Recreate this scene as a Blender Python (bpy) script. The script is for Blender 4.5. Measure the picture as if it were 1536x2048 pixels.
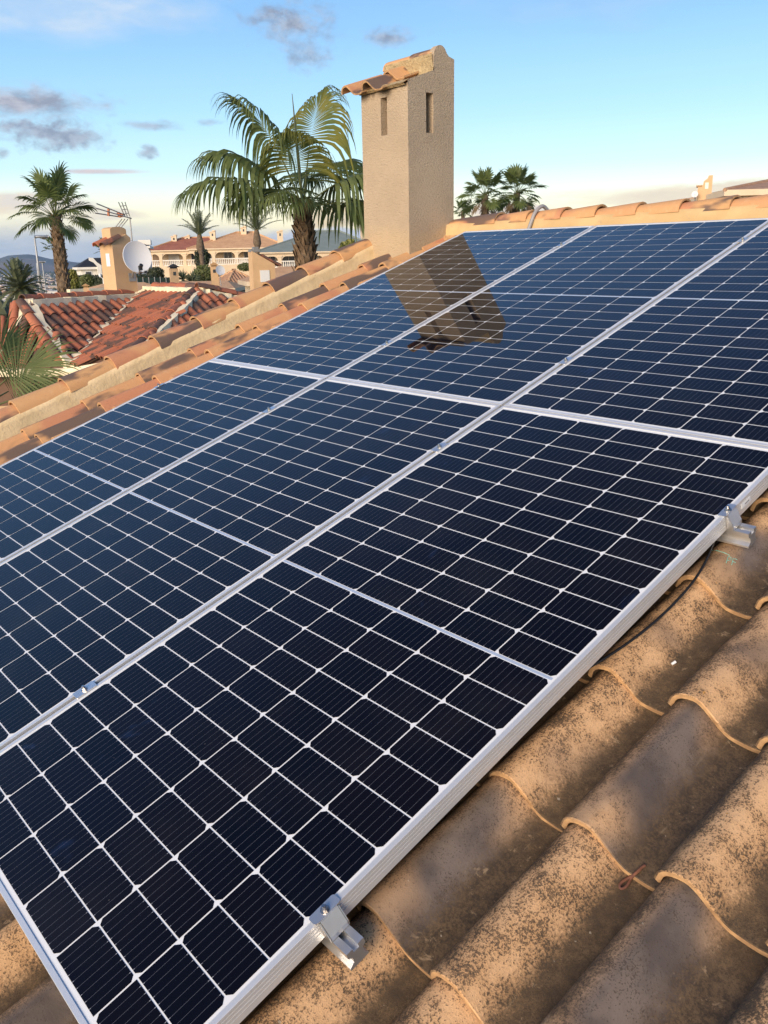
import bpy, math, random
from mathutils import Vector, Matrix, noise as mnoise
from math import radians as R, sin, cos, tan, pi, sqrt, atan2, hypot

random.seed(7)
for _o in list(bpy.data.objects):
    bpy.data.objects.remove(_o)
SC = bpy.context.scene
COL = SC.collection

# ------------------------------------------------------------------ camera
CAM = Vector((0.98128, -1.31272, 0.86403))
C_RIGHT = Vector((0.6576428, 0.7530663, -0.0199271))
C_DOWN = Vector((0.2050393, -0.2043862, -0.9571757))
C_FWD = Vector((-0.7248895, 0.6253938, -0.2888213))
FPX = 1668.54                      # focal length in pixels of the 1536 wide photograph
cd = bpy.data.cameras.new('camera')
cam = bpy.data.objects.new('camera', cd)
COL.objects.link(cam)
cd.sensor_fit = 'HORIZONTAL'
cd.sensor_width = 36.0
cd.lens = 36.0 * FPX / 1536.0
cd.clip_start = 0.05
cd.clip_end = 60000
m = Matrix.Identity(4)
for i in range(3):
    m[i][0] = C_RIGHT[i]; m[i][1] = -C_DOWN[i]; m[i][2] = -C_FWD[i]; m[i][3] = CAM[i]
cam.matrix_world = m
SC.camera = cam

# ------------------------------------------------------------------ node helper
class NT:
    def __init__(self, tree):
        self.t = tree; self.n = tree.nodes; self.l = tree.links
    def new(self, typ, **kw):
        nd = self.n.new(typ)
        for k, v in kw.items():
            setattr(nd, k, v)
        return nd
    def put(self, sock, v):
        if isinstance(v, bpy.types.NodeSocket):
            self.l.new(v, sock)
        elif v is not None:
            if sock.type == 'RGBA' and not hasattr(v, '__len__'):
                v = (v, v, v, 1)
            elif sock.type == 'RGBA' and len(v) == 3:
                v = (*v, 1)
            sock.default_value = v
    def math(self, op, a, b=None, c=None, clamp=False):
        nd = self.new('ShaderNodeMath', operation=op, use_clamp=clamp)
        self.put(nd.inputs[0], a)
        if b is not None: self.put(nd.inputs[1], b)
        if c is not None: self.put(nd.inputs[2], c)
        return nd.outputs[0]
    def vmath(self, op, a, b=None):
        nd = self.new('ShaderNodeVectorMath', operation=op)
        self.put(nd.inputs[0], a)
        if b is not None: self.put(nd.inputs[1], b)
        return nd.outputs[0]
    def sep(self, v):
        nd = self.new('ShaderNodeSeparateXYZ'); self.put(nd.inputs[0], v)
        return nd.outputs
    def comb(self, x, y, z):
        nd = self.new('ShaderNodeCombineXYZ')
        for i, q in enumerate((x, y, z)): self.put(nd.inputs[i], q)
        return nd.outputs[0]
    def noise(self, vec, scale, detail=3, rough=.55, dist=0.0):
        nd = self.new('ShaderNodeTexNoise')
        self.put(nd.inputs['Vector'], vec)
        nd.inputs['Scale'].default_value = scale
        nd.inputs['Detail'].default_value = detail
        nd.inputs['Roughness'].default_value = rough
        nd.inputs['Distortion'].default_value = dist
        return nd.outputs['Fac']
    def smooth(self, v, a, b):
        nd = self.new('ShaderNodeMapRange', interpolation_type='SMOOTHSTEP')
        self.put(nd.inputs[0], v); self.put(nd.inputs[1], a); self.put(nd.inputs[2], b)
        return nd.outputs[0]
    def mix(self, f, a, b, blend='MIX'):
        nd = self.new('ShaderNodeMix', data_type='RGBA', blend_type=blend)
        self.put(nd.inputs[0], f); self.put(nd.inputs[6], a); self.put(nd.inputs[7], b)
        return nd.outputs[2]
    def ramp(self, f, stops):
        nd = self.new('ShaderNodeValToRGB')
        el = nd.color_ramp.elements
        while len(el) > 1: el.remove(el[-1])
        el[0].position = stops[0][0]; el[0].color = (*stops[0][1], 1)
        for p, c in stops[1:]:
            e = el.new(p); e.color = (*c, 1)
        self.put(nd.inputs[0], f)
        return nd.outputs[0]
    def obj(self):
        return self.new('ShaderNodeTexCoord').outputs['Object']
    def rand(self):
        return self.new('ShaderNodeObjectInfo').outputs['Random']

def az_el(px, py):                  # bearing (clockwise from +Y) and elevation of a photograph pixel
    r = C_RIGHT * ((px - 768) / FPX) + C_DOWN * ((py - 1024) / FPX) + C_FWD
    return atan2(r.x, r.y), atan2(r.z, hypot(r.x, r.y))

def at(px, py, dist):               # the point at that horizontal distance along a photograph pixel's ray
    a, e = az_el(px, py)
    return Vector((CAM.x + dist * sin(a), CAM.y + dist * cos(a), CAM.z + dist * tan(e)))

def at_z(px, py, z):                # the point of a photograph pixel's ray at height z
    a, e = az_el(px, py)
    return at(px, py, (z - CAM.z) / tan(e))

# ------------------------------------------------------------------ sky
SUN_AZ, SUN_EL = R(160), R(15)
SKY_K = .37
world = bpy.data.worlds.new('World'); SC.world = world; world.use_nodes = True
W = NT(world.node_tree)
bg = W.n['Background']
bg.inputs[1].default_value = 0.1
sky = W.new('ShaderNodeTexSky', sky_type='NISHITA', sun_disc=False)
sky.sun_elevation = SUN_EL; sky.sun_rotation = SUN_AZ
gen = W.new('ShaderNodeTexCoord').outputs['Generated']
gx, gy, gz = W.sep(gen)
EL = W.math('MULTIPLY', W.math('ARCSINE', gz), 57.29578)
AZ = W.math('MULTIPLY', W.math('ARCTAN2', gx, gy), 57.29578)
dusk = W.ramp(W.math('DIVIDE', W.math('ADD', EL, 4), 94.0, clamp=True), [
    (0.0, (.42, .44, .46)), (.040, (.70, .66, .60)), (.060, (1.0, .82, .50)), (.076, (.97, .91, .66)), (.088, (.78, .88, .80)),
    (.102, (.50, .77, .90)), (.135, (.30, .60, .89)), (.185, (.165, .42, .79)), (.235, (.105, .31, .69)), (.34, (.115, .33, .76)),
    (.44, (.070, .20, .54)), (.50, (.034, .10, .31)), (.58, (.020, .055, .19)), (.75, (.012, .03, .10)), (1.0, (.009, .022, .08))])
base = W.vmath('ADD', W.vmath('MULTIPLY', sky.outputs[0], (.026, .025, .023)), W.vmath('MULTIPLY', dusk, (SKY_K, SKY_K, SKY_K)))

def cloud(prev, az, el, wa, we, col, seed, sharp=.35, scale=1.0, amp=1.0, rag=1.6, stretch=2.2):
    """one cloud: an ellipse in bearing and elevation (degrees) with a ragged edge"""
    da = W.math('DIVIDE', W.math('SUBTRACT', AZ, az), wa)
    de = W.math('DIVIDE', W.math('SUBTRACT', EL, el), we)
    d = W.math('SQRT', W.math('ADD', W.math('POWER', W.math('ABSOLUTE', da), 2.0), W.math('POWER', W.math('ABSOLUTE', de), 2.0)))
    v = W.comb(W.math('MULTIPLY', AZ, scale / stretch), W.math('MULTIPLY', EL, scale), seed)
    nz = W.noise(v, 1.0, 6, .62, .3)
    f = W.math('ADD', W.math('SUBTRACT', 1.0, d), W.math('MULTIPLY', W.math('SUBTRACT', nz, .5), rag))
    f = W.smooth(f, 0.02, sharp)
    f = W.math('MULTIPLY', f, amp)
    nd2 = W.noise(v, 1.7, 4, .6)
    lit, shade = col
    lit = tuple(q * SKY_K * 1.05 for q in lit); shade = tuple(q * SKY_K * 1.05 for q in shade)
    c = W.mix(W.smooth(nd2, .35, .65), shade, lit)
    return W.mix(f, prev, c)

GREY = ((.46, .52, .63), (.29, .34, .45))
CREAM = ((1.0, .86, .66), (.90, .78, .62))
s = base
s = cloud(s, -68, 13.8, 13, 2.0, ((.74, .82, .92), (.50, .70, .94)), 3.1, .9, .45, .75, 1.5, 3.0)        # thin white veil
s = cloud(s, -36, 14.5, 10, 2.5, ((.45, .66, .92), (.36, .60, .92)), 8.3, .9, .5, .5, 1.6, 3.0)
s = cloud(s, -70, .9, 24, 2.3, ((.66, .72, .80), (.52, .62, .75)), 5.2, .8, .5, .92, .8, 4.0)               # lavender bank over the horizon
s = cloud(s, -71.5, 3.7, 5.5, .75, ((.98, .84, .64), (.86, .78, .70)), 1.4, .5, .8, .9, 1.4, 3.0)
s = cloud(s, -67.5, 3.1, 6.5, .5, ((.98, .88, .66), (.90, .82, .70)), 31.4, .6, .8, .8, 1.4, 4.0)
s = cloud(s, -52.0, 2.8, 3.2, .9, ((1.0, .80, .48), (.96, .80, .55)), 2.6, .4, .9, .95, 1.2, 2.5)
s = cloud(s, -52.0, 1.4, 5.5, .8, ((.66, .72, .84), (.54, .62, .76)), 12.6, .4, .9, .9, 1.2, 3.0)
s = cloud(s, -27, 3.4, 13, .8, CREAM, 9.7, .5, .7, .9, 1.2, 4.0)
s = cloud(s, -41, 2.9, 3.6, .5, ((.98, .80, .66), (.84, .74, .72)), 4.7, .5, .8, .8, 1.2, 4.0)
s = cloud(s, -54.3, 13.6, 3.9, 1.5, GREY, 6.9, 1.1, .95, .95, 2.3, 1.5)
s = cloud(s, -53.4, 11.9, 2.3, 1.1, GREY, 16.2, 1.2, 1.3, .7, 2.2, 1.4)
s = cloud(s, -48.4, 12.85, 2.5, .75, GREY, 7.7, 1.1, 1.1, .88, 2.0, 1.6)
s = cloud(s, -68.4, 7.5, 4.4, 1.15, GREY, 11.4, .8, 1.1, .92, 2.0, 1.5)
s = cloud(s, -70.4, 9.2, 6.6, 1.2, ((.55, .56, .64), (.32, .36, .46)), 2.2, .9, .8, .97, 1.8, 2.2)
s = cloud(s, -62.9, 8.1, 2.4, .4, GREY, 10.8, .9, 1.3, .85, 1.6, 2.2)
s = cloud(s, -63.4, 6.6, .75, .55, GREY, 13.9, .9, 1.8, .85, 1.6, 1.5)
s = cloud(s, -71.7, 6.4, .6, .45, GREY, 14.6, .9, 1.8, .7, 1.6, 1.5)
s = cloud(s, -59.6, 8.3, 1.0, .25, GREY, 17.6, .9, 1.6, .5, 1.6, 2.0)
s = cloud(s, -66.4, 5.5, 3.4, .22, ((.80, .64, .62), (.64, .60, .66)), 15.1, .7, 1.0, .85, 1.0, 5.0)
s = cloud(s, 150, 6, 60, 4, ((.95, .78, .60), (.62, .60, .66)), 21.3, .8, .25, .8, 1.6, 3.0)
s = cloud(s, 60, 5, 50, 3, ((.85, .78, .68), (.56, .60, .68)), 24.3, .8, .25, .7, 1.6, 3.0)
W.put(bg.inputs[0], W.vmath('MULTIPLY', s, (10.0, 10.0, 10.0)))

# ------------------------------------------------------------------ sun, exposure
sd = bpy.data.lights.new('sun', 'SUN')
sd.energy = 2.1; sd.angle = R(38); sd.color = (1.0, .82, .63)
so = bpy.data.objects.new('sun', sd); COL.objects.link(so)
so.rotation_euler = Vector((-sin(SUN_AZ) * cos(SUN_EL), -cos(SUN_AZ) * cos(SUN_EL), -sin(SUN_EL))).to_track_quat('-Z', 'Y').to_euler()
vs = SC.view_settings
vs.view_transform = 'Standard'; vs.look = 'None'; vs.exposure = 1.4; vs.gamma = 1.0; vs.use_curve_mapping = False
SC.render.engine = 'CYCLES'
SC.cycles.max_bounces = 8; SC.cycles.diffuse_bounces = 3; SC.cycles.glossy_bounces = 3
SC.cycles.transparent_max_bounces = 12; SC.cycles.volume_bounces = 0
SC.cycles.caustics_reflective = False; SC.cycles.caustics_refractive = False

# ------------------------------------------------------------------ geometry helpers
class MB:
    """collects faces; build() links them as ONE mesh object"""
    def __init__(self):
        self.v = []; self.f = []; self.mi = []; self.sm = []
    def add(self, verts, faces, mi=0, smooth=False):
        o = len(self.v)
        self.v.extend(tuple(p) for p in verts)
        for f in faces:
            self.f.append(tuple(i + o for i in f)); self.mi.append(mi); self.sm.append(smooth)
        return self
    def box(self, c, s, mi=0, rot=None):
        c = Vector(c); hx, hy, hz = s[0] / 2, s[1] / 2, s[2] / 2
        p = [Vector((x * hx, y * hy, z * hz)) for z in (-1, 1) for y in (-1, 1) for x in (-1, 1)]
        if rot is not None: p = [rot @ q for q in p]
        return self.add([c + q for q in p], [(0, 2, 3, 1), (4, 5, 7, 6), (0, 1, 5, 4), (2, 6, 7, 3), (0, 4, 6, 2), (1, 3, 7, 5)], mi)
    def prism(self, poly, a, b, mi=0, fn=None, smooth=False):
        """2D polygon extruded from a to b; fn(p, q, t) -> point"""
        n = len(poly)
        fn = fn or (lambda p, q, t: (p, q, t))
        vs_ = [fn(p, q, a) for p, q in poly] + [fn(p, q, b) for p, q in poly]
        fs = [tuple(range(n - 1, -1, -1)), tuple(range(n, 2 * n))]
        self.add(vs_, fs, mi)
        self.add(vs_, [(i, (i + 1) % n, n + (i + 1) % n, n + i) for i in range(n)], mi, smooth)
        return self
    def tube(self, pts, rad, seg=8, mi=0, cap=True, smooth=True):
        pts = [Vector(p) for p in pts]
        rr = rad if hasattr(rad, '__len__') else [rad] * len(pts)
        vs_ = []; prev = None
        for i, p in enumerate(pts):
            t = (pts[min(i + 1, len(pts) - 1)] - pts[max(i - 1, 0)]).normalized()
            if prev is None:
                prev = t.orthogonal().normalized()
            u = (prev - t * prev.dot(t)).normalized(); prev = u
            w = t.cross(u)
            for k in range(seg):
                a = 2 * pi * k / seg
                vs_.append(p + (u * cos(a) + w * sin(a)) * rr[i])
        fs = []
        for i in range(len(pts) - 1):
            for k in range(seg):
                fs.append((i * seg + k, i * seg + (k + 1) % seg, (i + 1) * seg + (k + 1) % seg, (i + 1) * seg + k))
        self.add(vs_, fs, mi, smooth)
        if cap:
            n = len(pts)
            self.add(vs_[:seg], [tuple(range(seg - 1, -1, -1))], mi)
            self.add(vs_[(n - 1) * seg:], [tuple(range(seg))], mi)
        return self
    def poly(self, pts, mi=0, thick=0.0):
        pts = [Vector(p) for p in pts]
        n = len(pts)
        if thick:
            nm = (pts[1] - pts[0]).cross(pts[2] - pts[0]).normalized()
            lo = [p - nm * thick for p in pts]
            self.add(pts + lo, [tuple(range(n)), tuple(range(2 * n - 1, n - 1, -1))] + [(i, n + i, n + (i + 1) % n, (i + 1) % n) for i in range(n)], mi)
        else:
            self.add(pts, [tuple(range(n))], mi)
        return self
    def mesh(self, name, mats):
        me = bpy.data.meshes.new(name)
        me.from_pydata(self.v, [], self.f)
        mats = mats if isinstance(mats, (list, tuple)) else [mats]
        for q in mats: me.materials.append(q)
        me.polygons.foreach_set('material_index', self.mi)
        me.polygons.foreach_set('use_smooth', self.sm)
        me.update()
        return me
    def build(self, name, mats, parent=None, matrix=None):
        return put(name, self.mesh(name, mats), parent, matrix)

def put(name, me, parent=None, matrix=None):
    o = bpy.data.objects.new(name, me)
    COL.objects.link(o)
    if parent is not None:
        o.parent = parent
        o.matrix_parent_inverse = WM[parent.name].inverted()
    M_ = matrix if matrix is not None else Matrix.Identity(4)
    o.matrix_basis = M_
    WM[o.name] = M_.copy()
    return o
WM = {}                             # world matrices by object name (no depsgraph update needed)

def tag(o, label=None, cat=None, group=None, kind=None):
    if label: o['label'] = label
    if cat: o['category'] = cat
    if group: o['group'] = group
    if kind: o['kind'] = kind
    return o

def empty(name, loc=(0, 0, 0), label=None, cat=None, group=None):
    o = bpy.data.objects.new(name, None)
    COL.objects.link(o)
    o.empty_display_size = .1
    M_ = Matrix.Translation(Vector(loc))
    o.matrix_basis = M_; WM[o.name] = M_
    return tag(o, label, cat, group)

def mat(name, col=(.5, .5, .5), rough=.6, metal=0.0, spec=.5):
    ma = bpy.data.materials.new(name); ma.use_nodes = True
    b = ma.node_tree.nodes['Principled BSDF']
    b.inputs['Base Color'].default_value = (*col, 1)
    b.inputs['Roughness'].default_value = rough
    b.inputs['Metallic'].default_value = metal
    b.inputs['Specular IOR Level'].default_value = spec
    return ma, NT(ma.node_tree), b

def bump(n, b, height, strength, dist):
    nd = n.new('ShaderNodeBump'); nd.inputs['Strength'].default_value = strength; nd.inputs['Distance'].default_value = dist
    n.put(nd.inputs['Height'], height); n.put(b.inputs['Normal'], nd.outputs[0])

def varied(name, c1, c2, scale=3.0, rough=.8, bscale=None, bstr=.3, bdist=.01, c3=None, per_object=0.0, spec=.3):
    """matte material: two colours by noise, an optional third as stains, optional relief"""
    ma, n, b = mat(name, c1, rough, 0, spec)
    v = n.obj()
    if per_object:
        r = n.rand()
        v = n.vmath('ADD', v, n.comb(n.math('MULTIPLY', r, 37.0), n.math('MULTIPLY', r, 91.0), n.math('MULTIPLY', r, 53.0)))
    f = n.smooth(n.noise(v, scale, 5, .6), .32, .68)
    c = n.mix(f, c1, c2)
    if per_object:
        c = n.mix(n.math('MULTIPLY', n.rand(), per_object), c, c2)
    if c3:
        c = n.mix(n.smooth(n.noise(v, scale * 2.7, 6, .7, .6), .58, .74), c, c3)
    n.put(b.inputs['Base Color'], c)
    if bscale:
        bump(n, b, n.noise(v, bscale, 4, .65), bstr, bdist)
    return ma

# ------------------------------------------------------------------ roof frame: v = right along the eave, u = up the slope, h = above the panel glass
E_U = Vector((.0019237, .9472083, .3206130))
E_V = Vector((.9999820, 0.0, -.0060000))
E_H = Vector((.0056832, -.3206188, .9471914))
def rp(u, v, h):
    return E_U * u + E_V * v + E_H * h
ROOF = Matrix.Identity(4)           # local x = v, y = u, z = h
for i in range(3):
    ROOF[i][0] = E_V[i]; ROOF[i][1] = E_U[i]; ROOF[i][2] = E_H[i]
def rfn(p, q, t):
    return (p, q, t)

# ------------------------------------------------------------------ materials of the near roof
def clay_field():
    ma, n, b = mat('weathered_clay', (.5, .27, .12), .85, 0, .25)
    o = n.obj(); x, y, z = n.sep(o); r = n.rand()
    off = n.comb(n.math('MULTIPLY', r, 41.0), n.math('MULTIPLY', r, 77.0), n.math('MULTIPLY', r, 13.0))
    v = n.vmath('ADD', o, off)
    big = n.noise(n.vmath('MULTIPLY', v, (3.6, 2.6, 3.6)), 1.0, 2, .45)
    mid = n.noise(v, 16.0, 5, .65)
    fine = n.noise(v, 185.0, 4, .74)
    fine2 = n.noise(n.vmath('ADD', v, (3, 7, 1)), 300.0, 3, .6)
    c = n.mix(n.smooth(mid, .3, .7), (.68, .42, .22), (.53, .305, .145))
    c = n.mix(n.math('MULTIPLY', n.smooth(fine2, .5, .75), .45), c, (.66, .42, .22))
    # kiln burn: grey brown cloud over the middle of some tiles
    yy = n.math('SUBTRACT', 1.0, n.math('ABSOLUTE', n.math('DIVIDE', n.math('SUBTRACT', y, .19), .22)))
    bf = n.math('ADD', n.math('MULTIPLY', yy, .38), n.math('MULTIPLY', n.math('SUBTRACT', big, .5), 1.9))
    bf = n.math('ADD', bf, n.math('MULTIPLY', n.math('SUBTRACT', r, .45), 1.7))
    burn = n.math('MULTIPLY', n.smooth(bf, .10, .46), n.smooth(x, -.01, .05))
    bc = n.mix(n.smooth(n.noise(v, 9.0, 3, .6), .35, .65), (.150, .125, .108), (.066, .060, .060))
    c = n.mix(n.math('MULTIPLY', burn, .93), c, bc)
    # grime lying in the pan and on the shaded flank
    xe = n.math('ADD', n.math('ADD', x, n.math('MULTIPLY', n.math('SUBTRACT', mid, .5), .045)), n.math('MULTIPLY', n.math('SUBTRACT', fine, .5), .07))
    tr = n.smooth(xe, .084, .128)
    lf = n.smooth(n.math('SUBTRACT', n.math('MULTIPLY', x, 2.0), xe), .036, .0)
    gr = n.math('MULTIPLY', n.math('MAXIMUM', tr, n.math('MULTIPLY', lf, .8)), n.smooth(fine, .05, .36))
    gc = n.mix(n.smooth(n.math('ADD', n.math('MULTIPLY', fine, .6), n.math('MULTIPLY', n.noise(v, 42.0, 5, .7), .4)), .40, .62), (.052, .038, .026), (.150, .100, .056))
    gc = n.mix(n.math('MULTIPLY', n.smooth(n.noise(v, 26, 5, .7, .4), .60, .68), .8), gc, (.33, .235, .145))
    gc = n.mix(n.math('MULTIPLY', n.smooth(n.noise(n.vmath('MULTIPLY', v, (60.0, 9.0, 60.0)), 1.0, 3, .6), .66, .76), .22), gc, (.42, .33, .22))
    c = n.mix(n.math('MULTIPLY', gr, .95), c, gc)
    # lichen and soot specks
    dens = n.math('ADD', n.math('MULTIPLY', n.math('SUBTRACT', mid, .5), .50), n.math('MULTIPLY', n.smooth(y, .03, .14), .035))
    dens = n.math('ADD', dens, n.math('MULTIPLY', n.smooth(x, .09, .02), .05))
    sp = n.math('MULTIPLY', n.smooth(n.math('ADD', fine, dens), .585, .635), n.math('SUBTRACT', 1.0, n.math('MULTIPLY', burn, .8)))
    c = n.mix(n.math('MULTIPLY', sp, .74), c, (.070, .052, .036))
    sp2 = n.smooth(n.math('ADD', fine2, n.math('MULTIPLY', dens, .8)), .61, .67)
    c = n.mix(n.math('MULTIPLY', sp2, .8), c, (.075, .055, .04))
    ol = n.math('MULTIPLY', n.smooth(n.noise(n.vmath('ADD', v, (5, 2, 9)), 70, 3, .6), .70, .73), n.smooth(n.noise(v, 6.0, 2, .5), .58, .66))
    c = n.mix(n.math('MULTIPLY', ol, .8), c, (.52, .24, .03))
    wl = n.smooth(n.noise(v, 60, 3, .5), .735, .76)
    c = n.mix(n.math('MULTIPLY', wl, .55), c, (.46, .40, .31))
    n.put(b.inputs['Base Color'], c)
    n.put(b.inputs['Roughness'], n.math('SUBTRACT', .9, n.math('MULTIPLY', burn, .48)))
    hgt = n.math('ADD', n.math('MULTIPLY', fine, .7), n.math('MULTIPLY', fine2, .4))
    hgt = n.math('SUBTRACT', hgt, n.math('MULTIPLY', sp, .25))
    hgt = n.math('MULTIPLY', hgt, n.math('SUBTRACT', 1.0, n.math('MULTIPLY', burn, .75)))
    bump(n, b, n.math('ADD', hgt, n.math('MULTIPLY', mid, .8)), .6, .004)
    return ma
def clay_cap(name):
    ma, n, b = mat(name, (.55, .3, .15), .7, 0, .3)
    o = n.obj(); x, y, z = n.sep(o); r = n.rand()
    off = n.comb(n.math('MULTIPLY', r, 41.0), n.math('MULTIPLY', r, 77.0), n.math('MULTIPLY', r, 13.0))
    v = n.vmath('ADD', o, off)
    mid = n.noise(v, 7.0, 4, .6); fine = n.noise(v, 120.0, 4, .7)
    c = n.mix(r, (.62, .35, .155), (.60, .305, .145))
    c = n.mix(n.math('MULTIPLY', n.smooth(n.noise(v, 28.0, 5, .65), .5, .72), .35), c, (.70, .46, .25))
    c = n.mix(n.math('MULTIPLY', n.smooth(n.noise(v, 3.0, 2, .5), .50, .62), .7), c, (.50, .20, .115))
    bf = n.noise(n.vmath('MULTIPLY', v, (7.0, 2.6, 7.0)), 1.0, 3, .5)
    bf = n.math('ADD', bf, n.math('MULTIPLY', n.math('SUBTRACT', n.math('FRACT', n.math('MULTIPLY', r, 7.31)), .5), .22))
    burn = n.smooth(bf, .50, .62)
    c = n.mix(n.math('MULTIPLY', burn, .9), c, (.105, .080, .072))
    sp = n.smooth(n.math('ADD', fine, n.math('MULTIPLY', n.math('SUBTRACT', mid, .5), .3)), .62, .70)
    c = n.mix(n.math('MULTIPLY', sp, .5), c, (.12, .085, .055))
    if name == 'clay_side':
        low = n.smooth(n.math('ADD', z, n.math('MULTIPLY', n.math('SUBTRACT', fine, .5), .03)), .022, .004)
        c = n.mix(n.math('MULTIPLY', low, .85), c, (.13, .095, .06))
    n.put(b.inputs['Base Color'], c)
    bump(n, b, fine, .25, .002)
    return ma
M_FIELD = clay_field()
M_CAP = clay_cap('clay_cap')
M_EDGE = varied('raw_clay_edge', (.54, .33, .16), (.34, .20, .10), 34, .9, 90, .5, .003, (.13, .09, .06))
M_CEMENT = varied('grey_cement', (.78, .60, .35), (.66, .50, .28), 9, .95, 38, .45, .010, (.78, .60, .33))
M_OCHRE = varied('ochre_render', (.62, .44, .22), (.54, .37, .18), 6, .9, 60, .35, .006, (.46, .33, .19))
M_DECK = varied('dark_underlay', (.03, .024, .018), (.05, .04, .03), 8, .95)

def stucco():
    ma, n, b = mat('rough_stucco', (.6, .44, .28), .95, 0, .15)
    o = n.obj(); x, y, z = n.sep(o)
    f = n.noise(o, 3.0, 4, .6)
    c = n.mix(n.smooth(f, .3, .7), (.57, .45, .315), (.505, .395, .275))
    # soot washed from under the cap tiles
    nz = n.noise(n.vmath('MULTIPLY', o, (9.0, 9.0, 3.0)), 1.0, 4, .6)
    st = n.smooth(n.math('ADD', z, n.math('MULTIPLY', n.math('SUBTRACT', nz, .5), .30)), 1.955, 2.045)
    st = n.math('MULTIPLY', st, n.smooth(y, 2.99, 2.93))
    c = n.mix(n.math('MULTIPLY', st, .9), c, (.10, .07, .045))
    # yellow wash near the foot
    ft = n.smooth(n.math('ADD', z, n.math('MULTIPLY', n.math('SUBTRACT', f, .5), .3)), 1.15, .98)
    c = n.mix(n.math('MULTIPLY', ft, .35), c, (.66, .47, .24))
    n.put(b.inputs['Base Color'], c)
    h = n.noise(n.vmath('MULTIPLY', o, (1.0, 1.0, 1.7)), 62.0, 4, .7)
    c = n.mix(n.math('MULTIPLY', n.smooth(h, .52, .66), .22), c, (.30, .21, .135))
    n.put(b.inputs['Base Color'], c)
    bump(n, b, h, 1.0, .016)
    return ma
M_STUCCO = stucco()
M_ROUGH = varied('rough_mortar', (.58, .45, .25), (.44, .33, .18), 25, .95, 40, 1.0, .03, (.36, .27, .15))

# ------------------------------------------------------------------ tile meshes
def shell(profile_lo, profile_hi, y0, y1, th, mats, name, lipmat=1):
    """a clay tile: a profile (x,z) at y0 lofted to another at y1, given a thickness"""
    mb = MB(); n = len(profile_lo)
    def normals(pr):
        out = []
        for i in range(n):
            a = Vector(pr[max(i - 1, 0)]); c = Vector(pr[min(i + 1, n - 1)])
            t = (c - a).normalized(); out.append(Vector((-t.y, t.x)))
        return out
    nl, nh = normals(profile_lo), normals(profile_hi)
    rows = []
    for y, pr, nn in ((y0, profile_lo, nl), (y1, profile_hi, nh)):
        rows.append([(p[0], y, p[1]) for p in pr])
        rows.append([(p[0] - q.x * th, y, p[1] - q.y * th) for p, q in zip(pr, nn)])
    # a rounded lip: an extra ring slightly up the tile
    top_lo, bot_lo, top_hi, bot_hi = rows
    rnd = [(p[0] - q.x * th * .3, y0 - .0015, p[1] - q.y * th * .12) for p, q in zip(profile_lo, nl)]
    rnd2 = [(p[0] - q.x * th * .75, y0 - .0015, p[1] - q.y * th * .95) for p, q in zip(profile_lo, nl)]
    up = [(a[0] * .97 + b_[0] * .03, a[1] * .97 + b_[1] * .03, a[2] * .97 + b_[2] * .03) for a, b_ in zip(top_lo, top_hi)]
    def strip(a, b_, mi, smooth=True):
        mb.add(list(a) + list(b_), [(i, i + 1, n + i + 1, n + i) for i in range(n - 1)], mi, smooth)
    strip(top_lo, top_hi, 0)
    strip(rnd, top_lo, 0)
    strip(rnd2, rnd, lipmat, False)
    strip(bot_lo, rnd2, lipmat)
    strip(bot_hi, bot_lo, 0)
    strip(top_hi, bot_hi, 0)
    for k in (0, n - 1):
        a, b_, c, d = top_lo[k], top_hi[k], bot_hi[k], bot_lo[k]
        mb.add([a, b_, c, d], [(0, 1, 2, 3) if k == 0 else (3, 2, 1, 0)], lipmat)
    return mb.mesh(name, mats)

def field_profile(s=1.0, drop=0.0):
    xc, rl, rr_, hz = .048, .064 * s, .090 * s, .063 * s
    pr = []
    for i in range(7):               # the overlapping left flank
        a = pi - pi / 2 * i / 6
        pr.append((xc + rl * cos(a), hz * sin(a) ** .8))
    pr[0] = (pr[0][0] - .001, .012)
    for i in range(1, 10):           # the crest falling in an S into the pan
        t = i / 9
        pr.append((xc + rr_ * t, hz * (.5 + .5 * cos(pi * t)) * (1 - .0 * t) - .003 * t))
    for x, z in ((.156, -.005), (.174, -.0055), (.192, -.003), (.206, .003)):
        pr.append((x, z))
    return [(x, z + drop) for x, z in pr]
FIELD_ME = [shell(field_profile(1.0), field_profile(.93, -.0), 0, .45, .013, [M_FIELD, M_EDGE], 'roof_tile')]

M_SIDE = clay_cap('clay_side')
LEFT_ME = FIELD_ME[0].copy(); LEFT_ME.name = 'side_tile'; LEFT_ME.materials[0] = M_SIDE

def barrel_profile(r, rise=1.0, span=1.0, n=10):
    return [(-r * cos(pi * i / n) * span, r * sin(pi * i / n) * rise) for i in range(n + 1)]
VERGE_ME = shell(barrel_profile(.092, .92), barrel_profile(.078, .9), 0, .40, .013, [M_CAP, M_EDGE], 'verge_tile')
RIDGE_ME = shell(barrel_profile(.088, .86), barrel_profile(.074, .84), 0, .40, .013, [M_CAP, M_EDGE], 'ridge_tile')

# ------------------------------------------------------------------ the house with its tiled roof
house = empty('house', (0, 0, -5.6), 'ochre house whose tiled roof carries the solar panels and the tall chimney', 'house')
mb = MB()
dk = [rp(-2.6, -4.22, -.19), rp(-2.6, 3.0, -.19), rp(3.42, 3.0, -.19), rp(3.42, -4.22, -.19)]
mb.poly(dk, 0, .12)
mb.build('roof_deck', M_DECK, house)
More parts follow.
